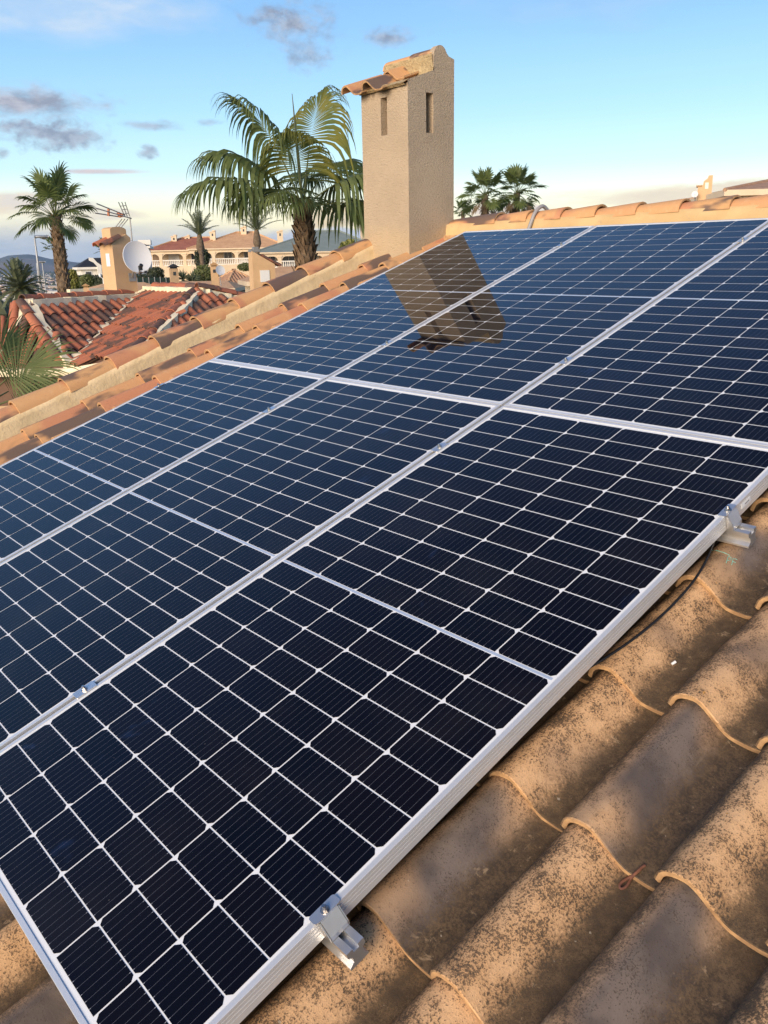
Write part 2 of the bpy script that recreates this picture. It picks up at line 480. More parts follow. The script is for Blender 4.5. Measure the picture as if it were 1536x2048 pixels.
# the far slope behind the ridge and the walls under the eaves
mb = MB()
a_, b_ = rp(3.44, -4.22, -.10), rp(3.44, 3.0, -.10)
mb.poly([a_, b_, b_ + Vector((0, 4.5, -1.6)), a_ + Vector((0, 4.5, -1.6))], 0, .1)
mb.build('rear_roof_slope', M_EDGE, house)
mb = MB()
e0 = rp(-2.2, -4.02, 0)
mb.box(((-4.02 + 2.7) / 2, 2.75, -3.35), (6.72, 9.3, 4.0))
mb.build('wall', M_OCHRE, house)

TH0 = -.168
def tile_matrix(u, v, h, jit):
    """tile lying on the roof with its lip raised over the tile below"""
    rx = -.046 + jit.uniform(-.007, .007)
    M_ = ROOF @ Matrix.Translation((v, u, h)) @ Matrix.Rotation(rx, 4, 'X') @ Matrix.Rotation(-.012 + jit.uniform(-.02, .02), 4, 'Z') @ Matrix.Rotation(jit.uniform(-.02, .02), 4, 'Y')
    return M_
jit = random.Random(3)
PU = .378
tile_first = []
for c in range(-8, 8):
    for k in range(-6, 6):
        u0 = -.215 + PU * k
        v0 = -.026 + .2 * c
        if v0 < -.45 and u0 > -1.55: 
            if not (c <= -3 and u0 < -1.2): continue
        if v0 > 1.2 and u0 > .6: continue
        o = put('roof_tile', FIELD_ME[0], house, tile_matrix(u0 + jit.uniform(-.011, .011), v0 + jit.uniform(-.004, .004), TH0 + .022 + jit.uniform(0, .006), jit))
        if c == 0 and k == 2: chalk_tile = o
for c in range(3):
    for k in range(-5, 10):
        u0 = -.215 + PU * k + .012 * c
        v0 = -3.895 + .2 * c
        if c == 0 and u0 > 3.0: continue
        o = put('roof_tile', LEFT_ME, house, tile_matrix(u0 + jit.uniform(-.008, .008), v0 + jit.uniform(-.003, .003), TH0 + .020 + jit.uniform(0, .003), jit))
# half tile beside the chimney foot, turned out of the mortar
# verge: a rough cement upstand with barrel tiles along its top
mb = MB(); rs = random.Random(11)
N = 60
ring = []
for i in range(N + 1):
    u = -2.3 + (3.30 + 2.3) * i / N
    w1 = mnoise.noise(Vector((u * 5, 1.3, 0))) * .010; w2 = mnoise.noise(Vector((u * 9, 7.3, 0))) * .010
    w3 = mnoise.noise(Vector((u * 4, 3.7, 0))) * .008
    ring.append([rp(u, -3.985 + w2, -.175), rp(u, -4.005 + w1, -.118 + w3), rp(u, -4.012 - w1, -.075), rp(u, -4.018 + w2, -.048 + w3), rp(u, -4.05, -.040), rp(u, -4.19, -.045), rp(u, -4.20, -.19)])
vs_ = [p for r_ in ring for p in r_]; L_ = 7
mb.add(vs_, [(i * L_ + j, i * L_ + j + 1, (i + 1) * L_ + j + 1, (i + 1) * L_ + j) for i in range(N) for j in range(L_ - 1)], 0, True)
mb.build('verge_upstand', M_CEMENT, house)
lips = [-1.70, -1.38, -1.06, -.735, -.41, -.085, .236, .555, .878, 1.20, 1.528, 1.841, 2.145, 2.458, 2.785]
for i, u in enumerate(lips):
    nxt = lips[i + 1] if i + 1 < len(lips) else 3.12
    M_ = ROOF @ Matrix.Translation((-4.105 + jit.uniform(-.004, .004), u, -.060)) @ Matrix.Rotation(-.035 + jit.uniform(-.008, .008), 4, 'X') @ Matrix.Rotation(jit.uniform(-.015, .015), 4, 'Z') @ Matrix.Diagonal((1, (nxt - u + .05) / .40, 1, 1))
    put('verge_tile', VERGE_ME, house, M_)
# ridge wall with its barrel tiles
mb = MB(); N = 70
RY = 3.31
ring = []
for i in range(N + 1):
    x = -3.62 + (3.2 + 3.62) * i / N
    w1 = mnoise.noise(Vector((x * 6, 2.2, 0))) * .006; w3 = mnoise.noise(Vector((x * 7, 9.1, 0))) * .008
    ring.append([Vector((x, RY - .04, .86)), Vector((x, RY - .006 + w1, .955)), Vector((x, RY + w1, 1.06)), Vector((x, RY + .006, 1.108 + w3)), Vector((x, RY + .05, 1.115 + w3)), Vector((x, RY + .16, 1.105)), Vector((x, RY + .18, .86))])
vs_ = [p for r_ in ring for p in r_]
mb.add(vs_, [(i * 7 + j, i * 7 + j + 1, (i + 1) * 7 + j + 1, (i + 1) * 7 + j) for i in range(N) for j in range(6)], 0, True)
mb.add(ring[0], [(6, 5, 4, 3, 2, 1, 0)])
mb.build('ridge_wall', M_OCHRE, house)
rl = [-3.14, -2.86, -2.575, -2.31, -2.02, -1.735, -1.43, -1.13, -.83, -.53, -.23, .07, .37, .67, .97, 1.27, 1.57, 1.87, 2.17]
for i, x in enumerate(rl):
    prv = rl[i - 1] if i else -3.60
    # the wide lip lies to the right, over the next tile
    M_ = Matrix.Translation((x, RY + .085, 1.098 + jit.uniform(-.002, .002))) @ Matrix.Rotation(pi / 2, 4, 'Z') @ Matrix.Rotation(-.03 + jit.uniform(-.008, .008), 4, 'X') @ Matrix.Rotation(jit.uniform(-.012, .012), 4, 'Z') @ Matrix.Diagonal((1, (x - prv + (.05 if i else 0)) / .40, 1, 1))
    put('ridge_tile', RIDGE_ME, house, M_)

# ------------------------------------------------------------------ the chimney, part of the house
CX0, CX1, CY0, CY1 = -4.105, -3.61, 2.94, 3.39
mb = MB()
def slot_wall(P, w0, w1, z0, ztop, s0, s1, sz0, sz1, depth):
    """wall in the plane P(w, z, d) (d = inwards) with a recessed slit; ztop(w)"""
    q = lambda *pts: mb.add([P(*p) for p in pts], [tuple(range(len(pts)))])
    q((w0, z0, 0), (s0, z0, 0), (s0, ztop(s0), 0), (w0, ztop(w0), 0))
    q((s1, z0, 0), (w1, z0, 0), (w1, ztop(w1), 0), (s1, ztop(s1), 0))
    q((s0, z0, 0), (s1, z0, 0), (s1, sz0, 0), (s0, sz0, 0))
    q((s0, sz1, 0), (s1, sz1, 0), (s1, ztop(s1), 0), (s0, ztop(s0), 0))
    q((s0, sz0, 0), (s0, sz1, 0), (s0, sz1, depth), (s0, sz0, depth))
    q((s1, sz1, 0), (s1, sz0, 0), (s1, sz0, depth), (s1, sz1, depth))
    q((s0, sz0, 0), (s1, sz0, 0), (s1, sz0, depth), (s0, sz0, depth))
    q((s1, sz1, 0), (s0, sz1, 0), (s0, sz1, depth), (s1, sz1, depth))
    q((s0, sz0, depth), (s1, sz0, depth), (s1, sz1, depth), (s0, sz1, depth))
def ztop_side(y):
    return 2.035 + (y - CY0) * .34
slot_wall(lambda w, z, d: (w, CY0 + d, z), CX0, CX1, .55, lambda w: 2.015, -3.893, -3.826, 1.712, 1.957, .10)
slot_wall(lambda w, z, d: (CX1 - d, w, z), CY0, 3.19, .55, ztop_side, 3.112, 3.182, 1.715, 1.972, .10)
mb.add([(CX1, 3.19, .55), (CX1, CY1, .55), (CX1, CY1, 2.21), (CX1, 3.19, 2.21)], [(0, 1, 2, 3)])
mb.add([(CX1, CY1, .55), (CX0, CY1, .55), (CX0, CY1, 2.20), (CX1, CY1, 2.20)], [(0, 1, 2, 3)])
mb.add([(CX0, CY1, .55), (CX0, CY0, .55), (CX0, CY0, 2.015), (CX0, 3.19, 2.10), (CX0, 3.19, 2.20), (CX0, CY1, 2.20)], [(0, 1, 2, 3, 4, 5)])
mb.add([(CX0, CY0, 2.0), (CX1, CY0, 2.0), (CX1, 3.2, 2.09), (CX0, 3.2, 2.09)], [(0, 1, 2, 3)])
# mortar fillets at the foot
for (x, y, sx, sy, z) in ((-3.86, 2.93, .52, .05, .93), (-3.60, 3.12, .06, .42, .98)):
    pass
chim = mb.build('chimney', M_STUCCO, house)
# upstand at the back: rough mortar front, smooth end
mb = MB(); N = 16; vs_ = []
for i in range(N + 1):
    x = CX0 - .012 + (CX1 - CX0 + .008) * i / N
    for j in range(7):
        z = 2.05 + .175 * j / 6
        vs_.append((x, 3.186 + mnoise.noise(Vector((x * 22, z * 22, 3))) * .014 - (.012 if j > 4 else 0), z))
mb.add(vs_, [(i * 7 + j, (i + 1) * 7 + j, (i + 1) * 7 + j + 1, i * 7 + j + 1) for i in range(N) for j in range(6)], 0, True)
mb.add([(CX0 - .01, 3.19, 2.0), (CX0 - .01, 3.19, 2.225), (CX0 - .01, 3.385, 2.225), (CX0 - .01, 3.385, 2.0)], [(0, 1, 2, 3)])
mb.build('mortar_upstand', M_ROUGH, chim)
mb = MB()                            # rounded end of the upstand, in render
pr = [(3.186, 2.14)] + [(3.255 - .069 * cos(pi * i / 12) , 2.195 + .088 * sin(pi * i / 12)) for i in range(11)] + [(3.335, 2.222), (3.389, 2.209), (3.389, 2.14)]
mb.prism(pr, CX1 - .05, CX1 + .0006, 0, lambda p, q, t: (t, p, q))
mb.build('rounded_end', M_STUCCO, chim)
CAPC = shell(barrel_profile(.080, .9), barrel_profile(.072, .9), 0, .30, .013, [M_CAP, M_EDGE], 'cap_tile')
for x0, dz in ((CX0 - .03, -.004), (-3.86, .004)):
    M_ = Matrix.Translation((x0, 3.258, 2.196 + dz)) @ Matrix.Rotation(-pi / 2, 4, 'Z') @ Matrix.Rotation(.03, 4, 'X') @ Matrix.Diagonal((1, .92 if x0 < -4 else .76, 1, 1))
    put('cap_tile', CAPC, chim, M_)
for k, (x0, y0, z0, ln) in enumerate(((-4.205, 2.855, 2.008, .36), (-3.99, 2.865, 2.008, .36), (-3.97, 3.05, 2.090, .17))):
    M_ = Matrix.Translation((x0, y0, z0)) @ Matrix.Rotation(.32, 4, 'X') @ Matrix.Diagonal((1, ln / .45, 1, 1))
    o = put('cover_tile', FIELD_ME[0].copy() if k == 0 else bpy.data.meshes['cover_tile'], chim, M_)
    if k == 0:
        o.data.name = 'cover_tile'; o.data.materials[0] = M_CAP
mb = MB()                            # broken mortar bed under the cover tiles
vs_ = []
for i in range(25):
    x = CX0 + .004 + (CX1 - CX0 - .004) * i / 24
    k = mnoise.noise(Vector((x * 30, 0, 5))) * .014
    vs_ += [(x, 2.925 + k, 2.0), (x, 2.90 + k, 2.014 + k * .6), (x, 2.95, 2.04)]
mb.add(vs_, [(i * 3 + j, (i + 1) * 3 + j, (i + 1) * 3 + j + 1, i * 3 + j + 1) for i in range(24) for j in range(2)])
mb.build('mortar_bed', M_ROUGH, chim)

# ------------------------------------------------------------------ solar panels
def glassy(name, c):
    ma, n, b = mat(name, c, .5, 0, 0.0)
    b.inputs['Coat Weight'].default_value = 1.0
    b.inputs['Coat Roughness'].default_value = .015
    b.inputs['Coat IOR'].default_value = 1.29
    return ma, n, b
def cell_mat():
    ma, n, b = glassy('monocrystalline_cell', (.004, .005, .012))
    o = n.obj(); x, y, z = n.sep(o); r = n.rand()
    fx = n.math('FRACT', n.math('ADD', n.math('MULTIPLY', x, 9 / .166), .0))
    ln = n.math('ABSOLUTE', n.math('SUBTRACT', fx, .5))
    bus = n.math('LESS_THAN', ln, .018)
    tip = n.math('GREATER_THAN', n.math('ABSOLUTE', y), .0375)
    dot = n.math('MULTIPLY', n.math('LESS_THAN', ln, .035), tip)
    c = n.mix(r, (.0022, .0028, .0070), (.0040, .0034, .0062))
    fin = n.math('LESS_THAN', n.math('ABSOLUTE', n.math('SUBTRACT', n.math('FRACT', n.math('MULTIPLY', y, 560.0)), .5)), .06)
    c = n.mix(n.math('MULTIPLY', fin, .05), c, (.03, .035, .05))
    geo = n.new('ShaderNodeNewGeometry').outputs['Position']
    blot = n.smooth(n.noise(geo, 5.5, 3, .6, .5), .665, .76)
    c = n.mix(n.math('MULTIPLY', blot, .5), c, (.012, .026, .075))
    dust = n.math('MULTIPLY', n.smooth(n.noise(geo, 2.2, 6, .7), .45, .75), .018)
    c = n.mix(dust, c, (.40, .36, .30))
    speck = n.smooth(n.noise(geo, 160.0, 2, .5), .78, .80)
    c = n.mix(n.math('MULTIPLY', speck, .25), c, (.35, .33, .30))
    c = n.mix(n.math('MULTIPLY', bus, .6), c, (.16, .17, .20))
    c = n.mix(dot, c, (.28, .29, .32))
    n.put(b.inputs['Base Color'], c)
    smg = n.noise(n.vmath('ADD', o, n.comb(n.math('MULTIPLY', r, 60), 0, 0)), 9.0, 4, .6)
    n.put(b.inputs['Coat Roughness'], n.math('ADD', .012, n.math('MULTIPLY', n.smooth(smg, .6, .8), .05)))
    return ma
M_CELL = cell_mat()
M_BACK, _n, _b = glassy('white_backsheet', (.78, .79, .79))
M_RIBBON, _n, _b = glassy('tinned_ribbon', (.50, .58, .70))
_b.inputs['Metallic'].default_value = .3
M_ALU = varied('anodised_aluminium', (.83, .825, .81), (.77, .765, .75), 4, .36)
M_ALU.node_tree.nodes['Principled BSDF'].inputs['Metallic'].default_value = .5
M_ALU2 = varied('mill_aluminium', (.80, .79, .77), (.70, .69, .675), 12, .36)
M_ALU2.node_tree.nodes['Principled BSDF'].inputs['Metallic'].default_value = .85
M_STEEL, _n, _b = mat('bolt_steel', (.55, .52, .48), .3, 1.0)

PV, PUC, MG, GV, GU = .168, .086075, .00863, .0485, .0466
EV, EUC = .0176, .0205              # cell edge to frame edge
PW = 6 * PV - .001 + 2 * EV
HALF = 12 * PUC + MG / 2
PH = 2 * HALF + 2 * EUC
def cell_mesh():
    w, h, c = .1642 / 2, .0823 / 2, .0090
    pts = [(-w, -h), (w, -h), (w, h - c), (w - c, h), (-w + c, h), (-w, h - c)]
    return MB().prism(pts, -.0005, 0.0, 0).mesh('solar_cell', M_CELL)
CELL_ME = cell_mesh()
def frame_mesh():
    """mitred sweep of the frame profile round the panel; z = 0 is the glass"""
    prof = [(.0110, -.0015), (.0110, .0012), (.0104, .0016), (.0008, .0016), (0, .0010), (0, -.0055), (.0022, -.0062), (.0022, -.0076), (0, -.0080),
            (0, -.0140), (.0022, -.0147), (.0022, -.0161), (0, -.0168), (0, -.0225), (.0022, -.0232), (.0022, -.0246), (0, -.0253), (0, -.0400), (.028, -.0400), (.028, -.0385), (.002, -.0385), (.002, -.0015)]
    mb = MB(); n = len(prof); vs_ = []
    for sx, sy in ((-1, -1), (1, -1), (1, 1), (-1, 1)):
        for d, z in prof:
            vs_.append((sx * (PW / 2 - d), sy * (PH / 2 - d), z))
    fs = []
    for k in range(4):
        k2 = (k + 1) % 4
        for i in range(n):
            i2 = (i + 1) % n
            fs.append((k * n + i, k2 * n + i, k2 * n + i2, k * n + i2))
    mb.add(vs_, fs)
    return mb.mesh('frame', M_ALU)
FRAME_ME = frame_mesh()
BACK_ME = MB().box((0, 0, -.0022), (PW - .006, PH - .006, .0030)).mesh('backsheet', M_BACK)
RIB_ME = MB().box((0, 0, -.00035), (6 * PV - .004, .0072, .0006)).mesh('bus_ribbon', M_RIBBON)
JB_ME = MB().box((0, 0, -.012), (.09, .06, .016)).mesh('junction_box', M_DECK)
PANELS = {}
names = {(0, 0): 'lower row panel nearest the camera, its ribbed frame edge over the tiles',
         (0, 1): 'lower row panel between the nearest panel and the one by the verge',
         (0, 2): 'lower row panel beside the cement verge, cut by the left picture edge',
         (1, 0): 'upper row panel at the right, cut off by the picture edge',
         (1, 1): 'upper row panel mirroring the chimney tip, between two other panels',
         (1, 2): 'upper row panel at the chimney foot, mostly filled with the chimney reflection'}
for row in (0, 1):
    for col in (0, 1, 2):
        uc = row * (2 * HALF + GU)
        vc = -(6 * PV - .001) / 2 - .0005 - col * (6 * PV + GV)
        Mp = ROOF @ Matrix.Translation((vc + jit.uniform(-.0006, .0006), uc, jit.uniform(-.0006, .0006))) @ Matrix.Rotation(jit.uniform(-.0006, .0006), 4, 'X') @ Matrix.Rotation(jit.uniform(-.0006, .0006), 4, 'Y')
        p = empty('solar_panel', (0, 0, 0), names[(row, col)], 'solar panel', 'solar panels on the roof')
        p.matrix_basis = Mp; WM[p.name] = Mp
        put('frame', FRAME_ME, p, Mp)
        put('backsheet', BACK_ME, p, Mp)
        put('bus_ribbon', RIB_ME, p, Mp)
        put('junction_box', JB_ME, p, Mp @ Matrix.Translation((0, 0, -.004)))
        for i in range(6):
            for j in range(24):
                s_ = 1 if j >= 12 else -1
                jj = j - 12 if j >= 12 else 11 - j
                y = s_ * (MG / 2 + (jj + .5) * PUC)
                x = (i - 2.5) * PV
                M_ = Mp @ Matrix.Translation((x, y, jit.uniform(-.00005, .00005)))
                if (i + j) % 2: M_ = M_ @ Matrix.Rotation(pi, 4, 'Z')
                put('solar_cell', CELL_ME, p, M_)
# ------------------------------------------------------------------ rails, clamps, cable
rail_prof = [(-.020, 0), (-.0065, 0), (-.0065, -.009), (.0065, -.009), (.0065, 0), (.020, 0), (.020, -.012), (.0125, -.017), (.0125, -.031), (.018, -.037), (.018, -.041), (-.024, -.041), (-.024, -.036), (-.0125, -.029), (-.0125, -.017), (-.020, -.012)]
RAILU = (-.662, .722, 1.452, 2.846)
rl_lab = ('aluminium mounting rail poking out below the nearest end clamp at the bottom',
          'aluminium mounting rail poking out beside the chalk marks at the right edge',
          'aluminium mounting rail hidden under the lower part of the upper panel row',
          'aluminium mounting rail hidden just below the ridge wall')
for u, lab in zip(RAILU, rl_lab):
    mb = MB()
    v1 = .074 if u < 1 else .09
    mb.prism(rail_prof, -3.215, v1, 0, lambda p, q, t: rp(u + p, t, -.0405 + q))
    r_ = mb.build('mounting_rail', M_ALU2)
    tag(r_, lab, 'mounting rail', 'mounting rails under the panels')
def rounded(w, h, r, n=4):
    out = []
    for cx, cy, a0 in ((w / 2 - r, h / 2 - r, 0), (-w / 2 + r, h / 2 - r, pi / 2), (-w / 2 + r, -h / 2 + r, pi), (w / 2 - r, -h / 2 + r, 1.5 * pi)):
        for i in range(n + 1):
            a = a0 + pi / 2 * i / n
            out.append((cx + r * cos(a), cy + r * sin(a)))
    return out
BOLT_ME = MB().prism([(.0065 * cos(pi / 3 * k), .0065 * sin(pi / 3 * k)) for k in range(6)], 0, .006, 0).prism([(.0035 * cos(pi / 4 * k), .0035 * sin(pi / 4 * k)) for k in range(8)], .006, .011, 0).prism([(.009 * cos(pi / 6 * k), .009 * sin(pi / 6 * k)) for k in range(12)], -.0012, .0, 0).mesh('bolt', M_STEEL)
PLATE_ME = MB().prism(rounded(.022, .060, .006), .0018, .0046).mesh('clamp_plate', M_ALU2)
MIDP_ME = MB().prism(rounded(.032, .060, .004), .0018, .0050).mesh('clamp_plate', M_ALU2)
def end_clamp(u, v, side, lab):
    M_ = ROOF @ Matrix.Translation((v, u, 0))
    if side < 0: M_ = M_ @ Matrix.Rotation(pi, 4, 'Z')
    e = empty('end_clamp', (0, 0, 0), lab, 'clamp', 'clamps holding the panels')
    e.matrix_basis = M_; WM[e.name] = M_
    put('clamp_plate', PLATE_ME, e, M_ @ Matrix.Translation((.010, 0, 0)))
    mb = MB()                        # outer leg: folded sheet standing on the rail
    w = .0195
    mb.prism([(.0185, -.0395), (.0185, .0018), (.0225, .0018), (.0360, -.030), (.0360, -.0395), (.0335, -.0395), (.0335, -.031), (.0215, -.003), (.0215, -.0395)], -w, w, 0, lambda p, q, t: (p, t, q))
    mb.prism([(.0185, -.0395), (.0185, .0), (.0220, .0), (.0350, -.030), (.0350, -.0395)], -.0225, -.0205, 0, lambda p, q, t: (p, t, q))
    mb.prism([(.0185, -.0395), (.0185, .0), (.0220, .0), (.0350, -.030), (.0350, -.0395)], .0205, .0225, 0, lambda p, q, t: (p, t, q))
    mb.build('clamp_leg', M_ALU2, e, M_)
    put('bolt', BOLT_ME, e, M_ @ Matrix.Translation((.012, 0, .0058)))
end_clamp(RAILU[0], .0, 1, 'end clamp with a bolt on the near panel edge, above the lowest rail stub')
end_clamp(RAILU[1], .0, 1, 'end clamp with a bolt by the white sticker near the right edge')
vl = -(2 * (6 * PV + GV) + 6 * PV - .001)
end_clamp(RAILU[1], vl, -1, 'small end clamp on the far left panel edge beside the barrel tiles')
midlab = {(0, 0): 'mid clamp on the nearest panel joint, the lowest one at the left',
          (1, 0): 'mid clamp just below the crossing of the two nearest joints',
          (1, 1): 'mid clamp on the farther long joint, below the row gap',
          (2, 1): 'mid clamp on the farther joint inside the chimney reflection',
          (2, 0): 'mid clamp on the near joint just above the row gap',
          (3, 1): 'mid clamp on the farther joint close to the ridge wall',
          (3, 0): 'mid clamp on the near joint at the top right corner',
          (0, 1): 'mid clamp on the farther joint at the lowest rail'}
for ri, u in enumerate(RAILU):
    for gi in (0, 1):
        if (ri, gi) == (0, 1): continue
        v = -(6 * PV - .001) - (GV + .001) / 2 - gi * (6 * PV + GV) 
        M_ = ROOF @ Matrix.Translation((v, u, 0))
        e = empty('mid_clamp', (0, 0, 0), midlab[(ri, gi)], 'clamp', 'clamps holding the panels')
        e.matrix_basis = M_; WM[e.name] = M_
        put('clamp_plate', MIDP_ME, e, M_)
        put('bolt', BOLT_ME, e, M_ @ Matrix.Translation((0, 0, .0062)))
# white sticker on the frame side
M_WHITE, _n, _b = mat('white_sticker', (.78, .78, .78), .5)
mb = MB()
mb.box((.0194, 0, -.017), (.0012, .045, .014))
st = mb.build('edge_sticker', M_WHITE, None, ROOF @ Matrix.Translation((-.0008, .80, 0)))
tag(st, 'small white sticker on the panel frame side beside the end clamp', 'sticker')
mb = MB()
mb.box((.0202, 0, -.017), (.0006, .022, .0035))
M_INK, _n, _b = mat('grey_ink', (.25, .24, .23), .6)
mb.build('printed_line', M_INK, st, ROOF @ Matrix.Translation((-.0008, .805, 0)))
# black cable sagging out from under the panel edge
M_CABLE, _n, _b = mat('black_rubber', (.012, .012, .013), .45)
cp = [rp(.98, -.10, -.06), rp(.80, -.05, -.060), rp(.66, .000, -.066), rp(.54, .022, -.080), rp(.42, .026, -.084), rp(.30, .018, -.084), rp(.18, -.004, -.082), rp(.06, -.04, -.078), rp(-.10, -.09, -.07)]
def spline(pts, k=6):
    pts = [Vector(p) for p in pts]; out = []
    for i in range(len(pts) - 1):
        p0, p1, p2, p3 = pts[max(i - 1, 0)], pts[i], pts[i + 1], pts[min(i + 2, len(pts) - 1)]
        for j in range(k):
            t = j / k
            out.append(.5 * ((2 * p1) + (p2 - p0) * t + (2 * p0 - 5 * p1 + 4 * p2 - p3) * t * t + (3 * p1 - p0 - 3 * p2 + p3) * t ** 3))
    out.append(pts[-1]); return out
mb = MB().tube(spline(cp), .0032, 8)
tag(mb.build('cable', M_CABLE), 'thin black cable sagging onto the tiles from under the panel edge', 'cable')
# grey conduit over the ridge
M_PVC, _n, _b = mat('grey_pvc', (.30, .29, .29), .5)
mb = MB()
cx = -2.80
mb.tube(spline([(cx - .02, 3.22, .88), (cx - .02, 3.275, 1.0), (cx, 3.30, 1.09), (cx + .010, 3.318, 1.140), (cx + .014, 3.355, 1.176), (cx + .016, 3.41, 1.186), (cx + .016, 3.50, 1.12)]), .0125, 10)
tag(mb.build('conduit', M_PVC), 'grey plastic conduit bent over the ridge tiles right of the chimney', 'conduit')

# ================================================================== surroundings
def sstep(x, a, b):
    t = min(1, max(0, (x - a) / (b - a))); return t * t * (3 - 2 * t)
def ground_z(a, D):                 # a = bearing in degrees, D = distance from the camera
    if -180 <= a < -100: p = 0.0
    else: p = sstep(a, -69.4, -67.6) if a < 60 else 1 - sstep(a, 60, 110)
    hi = -4.7 + 3.4 * sstep(D, 24, 66) - 44 * sstep(D, 150, 1000)
    lo = -4.7 if D < 38 else max(-45.0, -4.7 - (D - 38) * .046)
    return hi * p + lo * (1 - p)
def gpt(a, D):
    return Vector((CAM.x + D * sin(R(a)), CAM.y + D * cos(R(a)), ground_z(a, D)))

M_GROUND = varied('dry_ground', (.23, .19, .13), (.13, .125, .075), .013, .95, c3=(.30, .26, .19))
radii = [0, 6, 12, 20, 28, 36, 44, 54, 66, 80, 100, 130, 170, 230, 320, 450, 650, 900, 1300, 1900, 2800, 4000, 5500, 7200, 9300]
angs_ = [-180 + 6 * i for i in range(60)]
angs_ = sorted(set(angs_ + [-74 + .5 * i for i in range(20)]))
mb = MB(); na = len(angs_)
vs_ = [gpt(a, max(r, .01)) for r in radii for a in angs_]
mb.add(vs_, [(i * na + j, i * na + (j + 1) % na, (i + 1) * na + (j + 1) % na, (i + 1) * na + j) for i in range(len(radii) - 1) for j in range(na)], 0, True)
tag(mb.build('ground', M_GROUND), kind='structure')

# far hills over the valley
M_HILL = varied('scrub_hills', (.20, .15, .10), (.085, .085, .05), .0016, .95, c3=(.36, .28, .20))
mb = MB(); NA, ND = 150, 22
vs_ = []
for i in range(NA + 1):
    a = -100 + 58 * i / NA
    for j in range(ND + 1):
        D = 6900 + 2300 * j / ND
        t = j / ND
        x, y = D * sin(R(a)), D * cos(R(a))
        ridge = 120 + 62 * mnoise.noise(Vector((a * .21, 3.1, 0))) + 34 * mnoise.noise(Vector((a * .75, 1.7, 0))) + 40 * math.exp(-((a + 71.8) / 1.1) ** 2)
        ridge *= 1 - .30 * sstep(a, -70.5, -68.8)
        rg = 1 - .5 * abs(mnoise.noise(Vector((x / 420, y / 420, 0)))) - .25 * abs(mnoise.noise(Vector((x / 150, y / 150, 4))))
        z = -47 + ridge * sstep(t, .0, .72) * (.78 + .32 * rg) * (1 if t < .85 else 1 - sstep(t, .85, 1.0) * .6)
        vs_.append((CAM.x + x, CAM.y + y, z))
mb.add(vs_, [(i * (ND + 1) + j, i * (ND + 1) + j + 1, (i + 1) * (ND + 1) + j + 1, (i + 1) * (ND + 1) + j) for i in range(NA) for j in range(ND)], 0, True)
tag(mb.build('hills', M_HILL), kind='structure')

# the town on the valley floor
M_TOWN = [varied('town_white', (.72, .68, .62), (.60, .55, .48), .03, .8), varied('town_tan', (.50, .38, .27), (.42, .33, .25), .03, .8), varied('town_roof', (.34, .20, .14), (.28, .22, .18), .03, .8), varied('town_grey', (.36, .38, .42), (.28, .29, .30), .03, .6)]
rt = random.Random(21); mb = MB()
for i in range(1500):
    a = rt.uniform(-77, -66.5); D = 900 + 6000 * rt.random() ** .8
    p = gpt(a, D)
    big = rt.random() < .08
    w = rt.uniform(25, 70) if big else rt.uniform(8, 22); h = rt.uniform(5, 9)
    d = rt.uniform(8, 20)
    rot = Matrix.Rotation(rt.uniform(0, pi), 3, 'Z')
    mi = rt.choice((0, 0, 0, 1, 3))
    mb.box(p + Vector((0, 0, h / 2 - 1)), (w, d, h + 2), mi, rot)
    mb.box(p + Vector((0, 0, h + .6)), (w * 1.02, d * 1.02, 1.4), rt.choice((2, 2, 0, 3)), rot)
tag(mb.build('town', M_TOWN), kind='stuff')
M_VTREE = varied('valley_trees', (.045, .06, .03), (.075, .08, .04), .05, .95)
mb = MB()
for i in range(2600):
    a = rt.uniform(-77, -66.5); D = 350 + 6500 * rt.random() ** .75
    p = gpt(a, D); r_ = rt.uniform(2, 5) * (1 + D / 5000)
    top = p + Vector((0, 0, r_ * rt.uniform(1.2, 2.0)))
    ring = [p + Vector((r_ * cos(2 * pi * k / 6) * rt.uniform(.7, 1.3), r_ * sin(2 * pi * k / 6) * rt.uniform(.7, 1.3), r_ * .7)) for k in range(6)]
    mb.add(ring + [top, p - Vector((0, 0, 1))], [(k, (k + 1) % 6, 6) for k in range(6)] + [((k + 1) % 6, k, 7) for k in range(6)])
tag(mb.build('valley_trees', M_VTREE), kind='stuff')

# ------------------------------------------------------------------ foliage
def leafmat(name, c1, c2, tr=.25, scale=3.0):
    ma, n, b = mat(name, c1, .55, 0, .35)
    f = n.smooth(n.noise(n.obj(), scale, 4, .6), .3, .7)
    n.put(b.inputs['Base Color'], n.mix(f, c1, c2))
    td = n.new('ShaderNodeBsdfTranslucent')
    n.put(td.inputs[0], n.mix(f, tuple(q * 1.6 for q in c1), tuple(q * 1.6 for q in c2)))
    mx = n.new('ShaderNodeMixShader'); mx.inputs[0].default_value = tr
    out = [q for q in n.n if q.type == 'OUTPUT_MATERIAL'][0]
    n.l.new(b.outputs[0], mx.inputs[1]); n.l.new(td.outputs[0], mx.inputs[2]); n.l.new(mx.outputs[0], out.inputs[0])
    return ma
M_FAN = leafmat('fan_palm_leaf', (.080, .115, .032), (.150, .180, .060), .3, 2.0)
M_FANY = leafmat('young_palm_leaf', (.22, .20, .035), (.13, .16, .045), .4, 2.0)
M_DRY = leafmat('dry_palm_leaf', (.22, .16, .09), (.12, .085, .05), .1)
M_DATE = leafmat('date_palm_leaf', (.11, .135, .075), (.17, .185, .105), .2, 1.0)
M_HEDGE = leafmat('hedge_leaf', (.022, .032, .015), (.036, .048, .020), .1, 1.2)
M_BUSH = leafmat('bush_leaf', (.095, .120, .035), (.14, .155, .055), .2, 1.2)
M_YELLOW = leafmat('yellow_leaf', (.30, .27, .06), (.16, .18, .05), .3, 1.0)
